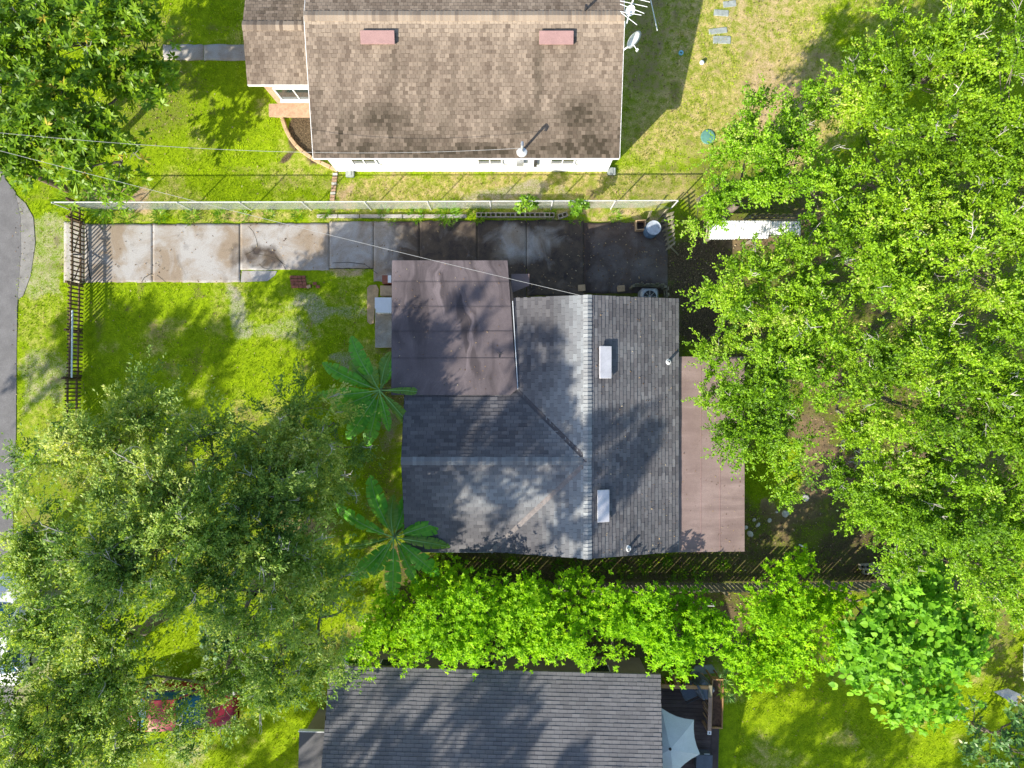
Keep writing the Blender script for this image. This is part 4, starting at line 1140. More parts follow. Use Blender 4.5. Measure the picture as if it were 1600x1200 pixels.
# lids, ring and stepping stones on the dry lawn
c = P(1106, 214); mb = MB(); mb.lathe([(.30, -.03), (.30, .03), (.27, .045), (.05, .055)], c, 28); single("tank_lid", "round green septic tank lid in the dry lawn", "lid", mb, M['teal_lid'], c)
c = P(1064, 83)
mb = MB()
for k in range(20):
    a0 = k * math.pi / 10; a1 = (k + 1) * math.pi / 10
    ro, ri, z = .10, .045, .05
    q = [(ro, a0), (ro, a1), (ri, a1), (ri, a0)]
    mb.add([c + Vector((r * math.cos(a), r * math.sin(a), zz)) for zz in (-.02, z) for r, a in q], [(4, 5, 6, 7), (0, 1, 5, 4), (2, 3, 7, 6)])
single("hose_ring", "small light blue plastic ring lying in the shaded grass", "ring", mb, M['cyan_ring'], c)
c = P(1096, 99); mb = MB(); mb.lathe([(.03, 0), (.085, .03), (.10, .09), (.07, .15), (.02, .17)], c, 14); single("white_ball", "small white ball on the dry grass at the shadow edge", "ball", mb, M['white_plastic'], c, smooth=True)
st = [(1127, 20, 28, 10), (1122, 48, 32, 9), (1128, 62, 34, 12), (1140, 6, 22, 10)]
for i, (x, y, w, h) in enumerate(st):
    c = P(x, y); mb = MB(); mb.box(c + Vector((0, 0, -.012)), (w * S * random.uniform(.8, 1.05), h * S, .05), R(random.uniform(-9, 9)), bev=.05); single("stepping_stone", "grey green stepping stone sunk in the dry lawn", "stone", mb, M['paver'], c, "stepping stones")
for (x, y, lab) in ((547.5, 272, "grey splash block below the wall near the garden edging"), (955, 268.5, "grey splash block at the house corner facing the lawn")):
    c = P(x, y); mb = MB(); mb.box(c + Vector((0, 0, .06)), (.34, .3, .12), 0, bev=.02); mb.box(c + Vector((0, .02, .13)), (.12, .24, .02)); single("splash_block", lab, "block", mb, M['paver'], c)
# garden edging
E = [(438, 158), (439, 172), (442, 187), (447, 202), (454, 216), (463, 228), (474, 238), (487, 247), (502, 255), (517, 262), (529, 267)]
ge = thing("garden_edging", "curved tan concrete edging around the mulch bed", "edging", P(455, 215))
for a, b in zip(E[:-1], E[1:]):
    A, B = P(*a), P(*b); d = B - A
    mb = MB(); mb.box((A + B) / 2 + Vector((0, 0, .05)), (d.length - .01, .15, .16), math.atan2(d.y, d.x), bev=.025); mb.build("edging_stone", M['edging'], ge)
A, B = P(524, 270), P(519, 314)
gp = thing("narrow_path", "narrow brick and stone strip from house corner to fence", "path", (A + B) / 2, kind="structure")
for i in range(9):
    p = A.lerp(B, (i + .5) / 9); mb = MB(); mb.box(p + Vector((0, 0, .012)), (.2, .105, .05), R(random.uniform(-6, 6)), bev=.01); mb.build("paver", M['ledge_brick'] if i % 3 else M['stone'], gp)
for i, (x, y) in enumerate(((1178, 812), (1184, 820), (1202, 813), (1226, 803), (1230, 801), (1258, 778), (1172, 834), (1165, 824), (1213, 800))):
    c = P(x, y); mb = MB(); r = random.uniform(.06, .17) if i != 5 else .17
    mb.lathe([(r * .7, -.03), (r, .02), (r * .8, .07), (r * .3, .09)], c, 7, Matrix.Rotation(random.random() * 3, 3, 'Z') @ Matrix.Diagonal((1, random.uniform(.6, 1), 1)))
    single("rubble_stone", "pale lump of rubble lying in the dirt behind the porch", "stone", mb, M['stone'], c, "rubble behind the porch")
c = P(1253, 853); mb = MB(); mb.tube([c + Vector((-.13, .06, .03)), c + Vector((.14, -.06, .03))], .03, n=6); single("white_stick", "short white plastic tube lying in leaf litter", "tube", mb, M['white_plastic'], c)
c = P(1102, 946); mb = MB(); mb.tube([P(1087, 946, .9), P(1102, 946.4, .9), P(1117, 946.8, .9)], .02, n=6); mb.tube([P(1088, 946, .9), (P(1088, 946, .9).x, P(1088, 946, .9).y, 0)], .018, n=6); mb.tube([P(1116, 946.7, .9), (P(1116, 946.7, .9).x, P(1116, 946.7, .9).y, 0)], .018, n=6)
single("metal_rail", "thin white metal rail behind the board fence", "rail", mb, M['galvanised'], (c.x, c.y, 0))

# ------------------------------------------------------------------ on the roofs
c = P(780, 553, 2.93); c.z = cp_h(c.y) + .02
mb = MB()
mb.tube([c + Vector((0, -.14, .02)), c + Vector((.0, 0, .03)), c + Vector((-.09, .07, .05))], .02, .008, 5); mb.tube([c + Vector((0, 0, .03)), c + Vector((.07, .02, .06)), c + Vector((.12, .1, .05))], .018, .006, 5); mb.tube([c + Vector((0, -.02, .03)), c + Vector((.1, -.03, .03))], .014, .005, 5)
single("forked_twig", "small dark forked twig lying on the carport roof", "twig", mb, M['black_plastic'], c - Vector((0, 0, .02)))
# service mast
mx, my = 15.5 * S * .905, 365 * S * .905
mz = TE + (my - ty_e) * .253
ms = thing("service_mast", "grey electric service mast with weatherhead on the tan roof", "mast", (mx, my, mz))
mb = MB(); mb.tube([(mx, my, mz - .2), (mx, my, mz + .95)], .045, n=10); mb.build("pipe", M['grey_metal'], ms)
mb = MB(); mb.lathe([(.21, -.02), (.20, .02), (.07, .07), (.05, .16)], (mx, my, mz), 18); mb.build("flashing_collar", M['galvanised'], ms)
mb = MB(); mb.tube([(mx, my, mz + .9), (mx, my - .02, mz + 1.05), (mx, my - .14, mz + 1.08), (mx, my - .2, mz + .98)], .06, .05, 8); mb.build("weatherhead", M['grey_metal'], ms)
# satellite dish on the gable edge
d0 = Vector((tx1 + .02, P(0, 90, 2.9).y, 3.0)); d0.z = TE + (d0.y - ty_e) * .253
sd = thing("satellite_dish", "white satellite dish on an arm at the tan roof edge", "satellite dish", d0)
ax = Vector((.62, -.72, .30)).normalized()       # facing direction
ctr = d0 + Vector((.26, .2, .42))
M3 = ax.to_track_quat('Z', 'Y').to_matrix()
mb = MB(); mb.lathe([(.02, -.05), (.14, -.035), (.24, .0), (.33, .06), (.335, .068), (.24, .012), (.14, -.022), (.02, -.035)], ctr, 24, M3 @ Matrix.Diagonal((1, 1, 1))); mb.build("reflector", M['white_plastic'], sd, smooth=True)
mb = MB(); mb.tube([d0, d0 + Vector((.14, .06, .1)), ctr - ax * .05], .03, n=8); mb.build("mount", M['white_plastic'], sd)
f = ctr + ax * .36 + Vector((-.05, -.1, -.22)); mb = MB(); mb.tube([ctr - M3 @ Vector((0, .3, 0)), f], .018, n=6); mb.box(f, (.07, .07, .12), R(40)); mb.build("feed_arm", M['white_plastic'], sd)
# television antenna
ta = thing("television_antenna", "white multi element television antenna on a pole beside the tan roof", "antenna", P(985, 12, 0))
tp = P(988, 4, 4.4); mb = MB(); mb.tube([(tp.x, tp.y, 0), (tp.x, tp.y, 4.7)], .03, n=8); mb.build("pole", M['white_plastic'], ta)
bd = Vector((-.25, -.95, .0)).normalized(); sdv = Vector((.95, -.3, 0)).normalized()
b0 = Vector((tp.x, tp.y, 4.4)); mb = MB(); mb.tube([b0 - bd * 1.0, b0 + bd * .75], .022, n=6); mb.build("boom", M['white_plastic'], ta)
for i, (s, L) in enumerate(((-.9, .9), (-.7, .85), (-.5, .75), (-.32, .7), (-.15, .6), (.05, .55), (.22, .5), (.4, .42), (.58, .36))):
    mb = MB(); p = b0 + bd * s + Vector((0, 0, .03)); sw = sdv + bd * random.uniform(-.15, .45); mb.tube([p - sw * L * .8, p, p + sw * L], .012, n=5); mb.build("element", M['white_plastic'], ta)
mb = MB(); p = b0 + bd * .3; mb.lathe([(.02, -.05), (.13, -.04), (.19, .0), (.13, -.02), (.02, -.03)], p + Vector((0, 0, .02)), 16, Vector((.3, -.6, .6)).to_track_quat('Z', 'Y').to_matrix()); mb.build("dish", M['white_plastic'], ta)
a, b = P(1013, -12, 2.2), P(1028, 47, 2.2)
pr = thing("leaning_pole", "long white pole standing tilted in the shade beside the antenna", "pole", (P(1016, 5, 1.6).x, P(1016, 5, 1.6).y, 0))
mb = MB(); g0 = P(1010, -30, 0); mb.tube([g0, P(1027, 47, 2.6)], .022, n=6); mb.build("shaft", M['white_plastic'], pr)

# ------------------------------------------------------------------ cables and utility pole
up = Vector((-18.4, 8.06, 0))
ut = thing("utility_pole", "tall brown wooden utility pole hidden behind the glossy leaved tree", "utility pole", up)
mb = MB(); mb.tube([up + Vector((0, 0, -.3)), up + Vector((0, 0, 7.4))], .15, .11, 10); mb.build("shaft", M['pole_wood'], ut)
mb = MB(); mb.box(up + Vector((0, 0, 6.9)), (.1, 1.8, .1)); mb.build("crossarm", M['pole_wood'], ut)
def cable(name, label, A, B, sag, r):
    A, B = Vector(A), Vector(B)
    pts = [A.lerp(B, t) - Vector((0, 0, sag * 4 * t * (1 - t))) for t in np.linspace(0, 1, 34)]
    mb = MB(); mb.tube(pts, r, n=5)
    return single(name, label, "cable", mb, M['cable'], A)
cable("overhead_cable", "overhead service cable running to the mast on the tan roof", up + Vector((0, .1, 7.0)), (mx, my - .2, mz + 1.0), 1.4, .0065)
cable("overhead_cable", "overhead service cable running down to the grey roof ridge", up + Vector((0, -.1, 6.95)), (xr - .3, yN - .02, MR + .06), .6, .0065)

# ------------------------------------------------------------------ deck of the slate house
dk = thing("wooden_deck", "dark brown wooden deck beside the slate roofed house", "deck", BP(1050, 1130, 0))
ndk = 30
bd_me = MB()
x0, x1 = 1002, 1110
for i in range(ndk):
    y0 = 1048 + i * 6.05
    m = MB(); m.prism([BP(x0, y0 + 5.75, 0)[:2], BP(x1, y0 + 5.75, 0)[:2], BP(x1, y0, 0)[:2], BP(x0, y0, 0)[:2]], .40, .44 + random.uniform(0, .004)); m.build("plank", M['deck_wood'], dk)
bbox(x1 + .4, 1048, x1 + 12, 1048 + ndk * 6.05, .40, .447, "border_plank", M['deck_wood'], dk)
for (x, y) in ((1006, 1054), (1060, 1054), (1108, 1054), (1006, 1215), (1060, 1215), (1108, 1215), (1108, 1130), (1006, 1130)):
    bbox(x - 2, y - 2, x + 2, y + 2, -.1, .399, "joist_post", M['deck_wood'], dk)
rl = thing("deck_railing", "tan timber railing along two edges of the deck", "railing", BP(1060, 1042, 0))
bbox(1003, 1035, 1094, 1040.2, 1.30, 1.36, "top_rail", M['rail_wood'], rl)
bbox(1094.2, 1034, 1099.5, 1052, 1.29, 1.37, "corner_cap", M['old_wood'], rl)
bbox(1094.5, 1052.4, 1100, 1102, 1.30, 1.36, "top_rail", M['pink_wood'], rl)
for (x, y) in ((1005, 1037), (1050, 1037), (1096.5, 1037), (1096.8, 1075), (1096.8, 1104)):
    bbox(x - 1.8, y - 1.8, x + 1.8, y + 1.8, 0, 1.295, "post", M['pink_wood'], rl)
for i in range(12): bbox(1012 + i * 6.8, 1036.6, 1013.6 + i * 6.8, 1038.2, .45, 1.298, "baluster", M['rail_wood'], rl)
for i in range(5): bbox(1096, 1056 + i * 8.5, 1097.6, 1057.6 + i * 8.5, .45, 1.298, "baluster", M['pink_wood'], rl)
pc = bbox(1094.6, 1102.4, 1100.2, 1108, 1.297, 1.34, "post_cap", M['white_paint'], rl)
bbox(1096.6, 1104.4, 1098.2, 1106, 1.341, 1.36, "cap_light", M['black_plastic'], pc)
pb = thing("planter_box", "long wooden planter box with flowers hung outside the deck railing", "planter", BP(1110, 1065, 0))
pz = .92
bbox(1102, 1027, 1119, 1029, pz, pz + .26, "side_board", M['rail_wood'], pb); bbox(1102, 1099.5, 1119, 1101.5, pz, pz + .26, "side_board", M['rail_wood'], pb)
bbox(1101.2, 1029.2, 1102.8, 1099.3, pz, pz + .25, "side_board", M['rail_wood'], pb); bbox(1117.2, 1029.2, 1119, 1099.3, pz, pz + .25, "side_board", M['rail_wood'], pb)
bbox(1102.9, 1029.2, 1117.1, 1099.3, pz + .01, pz + .16, "potting_soil", M['soil'], pb)
for (x, y) in ((1104, 1031), (1116, 1031), (1104, 1097), (1116, 1097)): bbox(x - 1, y - 1, x + 1, y + 1, 0, pz + .005, "leg", M['rail_wood'], pb)

def rotbox(mb, c, size, rz, bev=.02): mb.box(c, size, rz, bev=bev)
def patio_chair(px, py, h, rz, label):
    p = P(px, py, .95); b = Vector((p.x, p.y, .445))
    t = thing("covered_chair", label, "chair", b)
    Mz = Matrix.Rotation(rz, 3, 'Z')
    mb = MB(); mb.box(b + Vector((0, 0, .40)), (.62, .66, .10), rz, bev=.04); mb.build("seat", M['grey_cover'], t)
    mb = MB(); rt = Mz @ Matrix.Rotation(R(-14), 3, 'Y'); mb.box(b + Mz @ Vector((-.33, 0, .68)), (.09, .66, .62), rot=rt, bev=.03); mb.build("backrest", M['grey_cover'], t)
    for sx in (-.26, .26):
        for sy in (-.28, .28):
            q = b + Mz @ Vector((sx, sy, 0)); m = MB(); m.tube([q, q + Vector((0, 0, .36))], .02, n=6); m.build("leg", M['dark_metal'], t)
    for sy in (-.33, .33):
        m = MB(); m.tube([b + Mz @ Vector((-.3, sy, .62)), b + Mz @ Vector((.28, sy, .6)), b + Mz @ Vector((.28, sy, .3))], .022, n=6); m.build("armrest", M['dark_metal'], t)
    return t
p = P(1101, 1077, 1.15); b = Vector((p.x, p.y, .445))
gr = thing("covered_grill", "grill under a slate blue fitted cover on the deck", "grill", b)
mb = MB(); mb.box(b + Vector((0, 0, .40)), (.66, .58, .79), R(-38), bev=.06); mb.build("cover", M['grey_cover'], gr)
mb = MB(); mb.box(b + Vector((0, 0, .83)), (.58, .50, .06), R(-38), bev=.03); mb.build("cover_top", M['grey_cover'], gr)
for sx in (-.25, .25):
    for sy in (-.2, .2):
        q = b + Matrix.Rotation(R(-38), 3, 'Z') @ Vector((sx, sy, 0)); m = MB(); m.lathe([(.04, 0), (.04, .02)], q, 8); m.build("foot", M['black_plastic'], gr)
patio_chair(1077, 1081, 0, R(205), "slate grey patio chair turned beside the covered grill")
p = P(1100, 1192, .9); b = Vector((p.x, p.y, .445))
dbx = thing("deck_box", "dark blue grey storage box with pale handle on the deck", "box", b)
mb = MB(); mb.box(b + Vector((0, 0, .23)), (.6, .62, .46), R(-2), bev=.02); mb.build("body", M['grey_cover'], dbx)
mb = MB(); mb.box(b + Vector((0, 0, .485)), (.66, .68, .045), R(-2), bev=.015); mb.build("lid", M['grey_cover'], dbx)
mb = MB(); mb.box(b + Vector((.12, .345, .44)), (.22, .03, .03), R(-2)); mb.build("handle", M['white_plastic'], dbx)
# parasol
p = P(1047, 1170, 2.5)
ub = thing("parasol", "pale canvas parasol open over the deck beside the eave", "umbrella", (p.x, p.y, .445))
ur, n = 1.34, 6
mb = MB(); apex = Vector((p.x, p.y, 2.5))
angs = [R(100 - 60 * k) for k in range(n)]
for k in range(n):
    a0, a1 = angs[k], angs[(k + 1) % n]
    c0 = apex + Vector((ur * math.cos(a0), ur * math.sin(a0), -.5)); c1 = apex + Vector((ur * math.cos(a1), ur * math.sin(a1), -.5))
    rows = 6; pts = []
    for i in range(rows + 1):
        f = i / rows; row = []
        for j in range(5):
            g = j / 4; q = apex.lerp(c0.lerp(c1, g), f); s = 4 * g * (1 - g) * f
            q = q + (apex - q) * (.085 * s) + Vector((0, 0, .05 * f * (1 - f) * 4 - .03 * s)); row.append(q)
        pts.append(row)
    m = MB(); m.add([q for r in pts for q in r], [(i * 5 + j, (i + 1) * 5 + j, (i + 1) * 5 + j + 1, i * 5 + j + 1) for i in range(rows) for j in range(4)])
    ob = m.build("canopy_panel", M['canvas'], ub); md = ob.modifiers.new("thickness", 'SOLIDIFY'); md.thickness = .006
    m = MB(); m.tube([apex + Vector((0, 0, -.03)), c0 + Vector((0, 0, -.03))], .012, n=5); m.build("rib", M['grey_metal'], ub)
mb = MB(); mb.tube([(p.x, p.y, .45), (p.x, p.y, 2.52)], .025, n=8); mb.build("pole", M['grey_metal'], ub)
mb = MB(); mb.lathe([(.05, 0), (.055, .04), (.03, .08)], apex + Vector((0, 0, .0)), 10); mb.build("finial", M['black_plastic'], ub)
mb = MB(); mb.lathe([(.25, 0), (.25, .05), (.05, .1)], (p.x, p.y, .446), 16); mb.build("base", M['dark_metal'], ub)

# clutter behind the railing, bin, things at the right edge
mb = MB(); mb.prism([(P(x, y).x, P(x, y).y) for x, y in ((1078, 1052), (1096, 1053), (1120, 1050), (1112, 1038), (1086, 1040))], -.02, .06); single("tarp", "crumpled grey tarp on the ground behind the deck railing", "tarp", mb, M['paver'], P(1098, 1046))
c = P(219, 996)
bn = thing("blue_bin", "dark blue plastic bin on the shaded grass under the oak", "bin", c)
mb = MB(); mb.lathe([(.20, 0), (.27, .62), (.28, .63)], c, 4, Matrix.Rotation(R(25), 3, 'Z')); mb.build("body", M['blue_bin'], bn)
mb = MB(); mb.box(c + Vector((0, 0, .66)), (.44, .44, .05), R(70), bev=.02); mb.build("lid", M['blue_bin'], bn)
s0 = P(1600, 1035)
sd_ = thing("garden_shed", "small white garden shed with shallow roof at the lot corner", "shed", (s0.x + .7, s0.y, 0))
mb = MB(); mb.box((s0.x + .72, s0.y, .95), (1.5, 1.5, 1.9)); mb.build("wall", M['white_paint'], sd_)
mb = MB(); mb.slab([(s0.x - .12, s0.y - .85, 1.92), (s0.x + 1.6, s0.y - .85, 2.1), (s0.x + 1.6, s0.y + .85, 2.1), (s0.x - .12, s0.y + .85, 1.92)], .05); mb.build("roof", M['sheet_metal'], sd_)
mb = MB(); q = [P(1553, 1081, .35), P(1585, 1100, .35), P(1602, 1090, .05), P(1572, 1072, .05)]
mb.slab([P(1553, 1081, .5), P(1590, 1103, .5), P(1606, 1090, .35), P(1575, 1076, .35)], .04); mb.box(P(1580, 1090, 0) + Vector((0, 0, .2)), (.3, .3, .42)); single("table_top", "grey board tabletop on a low stand beside the garden shed", "table", mb, M['grey_metal'], (P(1580, 1090).x, P(1580, 1090).y, 0))

# ------------------------------------------------------------------ cars
def car(label, loc, rz, paint, L=4.5, W=1.8, roof_h=1.44):
    loc = Vector(loc)
    t = thing("car", label, "car", loc)
    Mz = Matrix.Rotation(rz, 3, 'Z')
    T = lambda x, y, z: loc + Mz @ Vector((x, y, z))
    w = W / 2
    prof = [(-L / 2, .80, .45, .80), (-L / 2 + .12, .92, .30, .92), (-L / 2 + .55, .98, .22, .98), (-.9, 1.0, .20, .97), (.3, 1.0, .20, .97), (.85, 1.0, .20, .96), (L / 2 - .75, .97, .22, .88), (L / 2 - .2, .88, .28, .76), (L / 2, .70, .40, .62)]
    ring = lambda x, f, zl, zt: [T(x, -w * f * .92, zl), T(x, -w * f, zl + .16), T(x, -w * f, zt - .18), T(x, -w * f * .93, zt - .03), T(x, -w * f * .55, zt + .02), T(x, w * f * .55, zt + .02), T(x, w * f * .93, zt - .03), T(x, w * f, zt - .18), T(x, w * f, zl + .16), T(x, w * f * .92, zl)]
    V = [q for p in prof for q in ring(*p)]
    n = 10
    F = [(i * n + k, (i + 1) * n + k, (i + 1) * n + (k + 1) % n, i * n + (k + 1) % n) for i in range(len(prof) - 1) for k in range(n)]
    F += [tuple(range(n)), tuple((len(prof) - 1) * n + k for k in range(n - 1, -1, -1))]
    mb = MB(); mb.add(V, F); body = mb.build("body", paint, t, smooth=True)
    bx = [(.98, .80), (-1.62, .80)]; rx = [(.12, .60), (-1.0, .60)]
    zb, zr = .95, roof_h
    R4 = [T(rx[0][0], -w * .66, zr - .03), T(rx[0][0], w * .66, zr - .03), T(rx[1][0], w * .66, zr - .04), T(rx[1][0], -w * .66, zr - .04)]
    B4 = [T(bx[0][0], -w * .86, zb), T(bx[0][0], w * .86, zb), T(bx[1][0], w * .84, zb + .02), T(bx[1][0], -w * .84, zb + .02)]
    m = MB()
    xs = np.linspace(rx[0][0] + .02, rx[1][0] - .02, 6); ys = np.linspace(-.68, .68, 6)
    vv = [T(x, w * y, zr + .035 * (1 - (y / .68) ** 2) + .02 * math.sin((i) / 5 * math.pi)) for i, x in enumerate(xs) for y in ys]
    vv += [q - Vector((0, 0, .05)) for q in vv]
    ff = [(i * 6 + j, (i + 1) * 6 + j, (i + 1) * 6 + j + 1, i * 6 + j + 1) for i in range(5) for j in range(5)]
    m.add(vv, ff + [tuple(36 + q for q in reversed(f)) for f in ff]); m.build("roof", paint, t, smooth=True)
    def pane(name, q, bow=0.0):
        a, b, c2, d = q; k = 6
        vs = []
        for i in range(k + 1):
            for j in range(k + 1):
                p_ = a.lerp(b, j / k).lerp(d.lerp(c2, j / k), i / k)
                g = 4 * (j / k) * (1 - j / k)
                vs.append(p_ + Mz @ Vector((bow * g * (1 - i / k), 0, abs(bow) * .25 * g)))
        mm = MB(); mm.add(vs, [(i * 7 + j, i * 7 + j + 1, (i + 1) * 7 + j + 1, (i + 1) * 7 + j) for i in range(k) for j in range(k)])
        o = mm.build(name, M['car_glass'], t, smooth=True); md = o.modifiers.new("thickness", 'SOLIDIFY'); md.thickness = .01
        return o
    pane("windshield", (B4[0], B4[1], R4[1], R4[0]), .14)
    pane("rear_window", (B4[2], B4[3], R4[3], R4[2]), -.10)
    pane("side_window", (B4[1], B4[2], R4[2], R4[1])); pane("side_window", (B4[3], B4[0], R4[0], R4[3]))
    for a, b in zip(B4, R4):
        m = MB(); m.tube([a, b], .045, .04, 6); m.build("pillar", paint, t)
    for sy in (-1, 1):
        m = MB(); m.box(T(.62, sy * (w + .07), 1.0), (.12, .2, .14), rz, bev=.03); m.build("mirror", paint, t)
        m = MB(); m.box(T(L / 2 - .16, sy * w * .62, .66), (.22, .34, .12), rz, bev=.03); m.build("headlight", M['lamp_lens'], t)
        for x in (-L / 2 + .85, L / 2 - .88):
            Mw = Mz @ Matrix.Rotation(R(90), 3, 'X')
            m = MB(); m.lathe([(.22, -.1), (.31, -.1), (.32, -.06), (.32, .06), (.31, .1), (.22, .1)], T(x, sy * (w - .1), .32), 20, Mw); wh = m.build("wheel", M['rubber'], t, smooth=True)
            m = MB(); m.lathe([(.05, -.105), (.2, -.102), (.2, .102), (.05, .105)], T(x, sy * (w - .1), .32), 14, Mw); m.build("rim", M['grey_metal'], wh)
    return t
c = P(279, 1108, .9); car("dark red car parked under the grey oak branches", (c.x, c.y, 0), R(2), M['red_paint'])
c = P(2, 985, .9); car("white car parked on the road edge below the oak", (c.x, c.y, 0), R(92), M['car_white'])

# ------------------------------------------------------------------ vegetation
def unit(a): return a / np.maximum(np.linalg.norm(a, axis=-1, keepdims=True), 1e-9)

def leaf_quads(p, d, nrm, L, W):
    """rhombic leaves: p base, d direction, nrm rough normal; returns verts, quads"""
    d = unit(d); s = unit(np.cross(d, nrm)); up = np.cross(s, d)
    L = L[:, None]; W = W[:, None]
    a = p; b = p + d * L * .45 + s * W * .5 - up * L * .04; c = p + d * L - up * L * .10; e = p + d * L * .45 - s * W * .5 - up * L * .04
    v = np.stack([a, b, c, e], 1).reshape(-1, 3)
    return v, np.arange(len(v)).reshape(-1, 4)

def clusters_of(blobs, rg, per_m2, flat=.62, zlo=-.35, inner=.55, clump=.55):
    """cluster centres with outward directions: each blob is a handful of clumps, each clump a handful of clusters"""
    C, D, Bi = [], [], []
    fl = np.array([1, 1, flat])
    for bi, (c, r) in enumerate(blobs):
        n = max(6, int(per_m2 * math.pi * r * r * rg.uniform(.85, 1.15)))
        K = max(3, int(round(2.6 * (r / clump) ** 2 * .55)))
        z = rg.uniform(zlo, 1, K); a = rg.uniform(0, 2 * np.pi, K); q = np.sqrt(1 - z * z)
        d0 = np.stack([q * np.cos(a), q * np.sin(a), z], 1)
        rad = r * rg.uniform(inner, 1.0, K)
        c0 = np.array(c) + d0 * rad[:, None] * fl
        rk = clump * rg.uniform(.65, 1.3, K)
        w = rk ** 2; pick = rg.choice(K, n, p=w / w.sum())
        z = rg.uniform(-.5, 1, n); a = rg.uniform(0, 2 * np.pi, n); q = np.sqrt(1 - z * z)
        d1 = np.stack([q * np.cos(a), q * np.sin(a), z], 1)
        C.append(c0[pick] + d1 * (rk[pick] * (.35 + .65 * np.sqrt(rg.random(n))))[:, None] * np.array([1, 1, .8]))
        D.append(unit(d1 * .7 + d0[pick] * .6)); Bi.append(np.full(n, bi))
    return np.concatenate(C), np.concatenate(D), np.concatenate(Bi)

def crown_spray(C, D, rg, twigs, leaves, tl, ll, lw, spread=.052, up=.25):
    """leaves in sprays along short twigs (oaks)"""
    n = len(C); m = twigs
    td = unit(np.repeat(D, m, 0) * .75 + rg.normal(0, .62, (n * m, 3)) + np.array([0, 0, up]))
    T = np.repeat(C, m, 0) + rg.normal(0, .06, (n * m, 3))
    TL = rg.uniform(*tl, n * m) * np.repeat(np.where(D[:, 2] < .25, 1.25, .9), m)
    tone = np.repeat(rg.normal(0, .16, n) + .7 * (vnoise(C[:, 0] / S, C[:, 1] / S, 40, 77) - .5), m) + rg.normal(0, .10, n * m)
    k = leaves
    t = rg.uniform(.1, 1.0, (n * m, k))
    p = T[:, None] + td[:, None] * (t * TL[:, None])[..., None] + rg.normal(0, spread, (n * m, k, 3)) * (1.1 - .6 * t)[..., None]
    p[..., 2] -= (t * t) * TL[:, None] * .18
    p = p.reshape(-1, 3)
    d = unit(np.repeat(td, k, 0) * .9 + rg.normal(0, .6, (len(p), 3)))
    nr = unit(np.array([-.36, -.38, .9]) + rg.normal(0, .42, (len(p), 3)))
    L = rg.uniform(.75, 1.25, len(p)) * ll; W = rg.uniform(.8, 1.2, len(p)) * lw
    rnd = np.clip(.50 + np.repeat(tone, k) + rg.normal(0, .17, len(p)), 0, 1)
    v, q = leaf_quads(p, d, nr, L, W)
    return v, q, rnd

def crown_rosette(C, D, rg, ros, leaves, rc, ll, lw, rise=.35):
    """rosettes of leaves around shoot tips (magnolia, clipped trees)"""
    n = len(C)
    R_ = np.repeat(C, ros, 0) + rg.normal(0, rc, (n * ros, 3)) * np.array([1, 1, .6])
    ax = unit(np.repeat(D, ros, 0) * .5 + rg.normal(0, .35, (n * ros, 3)) + np.array([0, 0, .8]))
    t1 = unit(np.cross(ax, np.array([.3, 1, .2]))); t2 = np.cross(ax, t1)
    k = leaves
    a = (np.arange(k) / k * 2 * np.pi)[None] + rg.uniform(0, 6.28, (n * ros, 1)) + rg.normal(0, .25, (n * ros, k))
    el = rg.uniform(-.15, 1.0, (n * ros, k)) * rise * 2
    d = (t1[:, None] * np.cos(a)[..., None] + t2[:, None] * np.sin(a)[..., None]) + ax[:, None] * el[..., None]
    p = np.repeat(R_, k, 0) + rg.normal(0, .012, (n * ros * k, 3))
    d = d.reshape(-1, 3)
    nr = unit(np.repeat(ax, k, 0) + np.array([-.28, -.30, .1]) + rg.normal(0, .25, (len(p), 3)))
    L = rg.uniform(.7, 1.2, len(p)) * ll; W = rg.uniform(.8, 1.15, len(p)) * lw
    tone = np.repeat(np.repeat(rg.normal(0, .12, n), ros) + rg.normal(0, .15, n * ros), k)
    rnd = np.clip(.48 + tone + rg.normal(0, .12, len(p)), 0, 1)
    v, q = leaf_quads(p, d, nr, L, W)
    return v, q, rnd

def limb(mb, a, b, r0, r1, rg, segs=5, bend=.12, n=6):
    a, b = Vector(a), Vector(b); L = (b - a).length
    pts = []
    off = Vector(rg.normal(0, bend * L, 3))
    for i in range(segs + 1):
        t = i / segs
        pts.append(a.lerp(b, t) + off * (4 * t * (1 - t) * .5) + Vector(rg.normal(0, .02 * L, 3)) * (0 if i in (0, segs) else 1))
    mb.tube(pts, r0, r1, n, cap=False)
    return pts

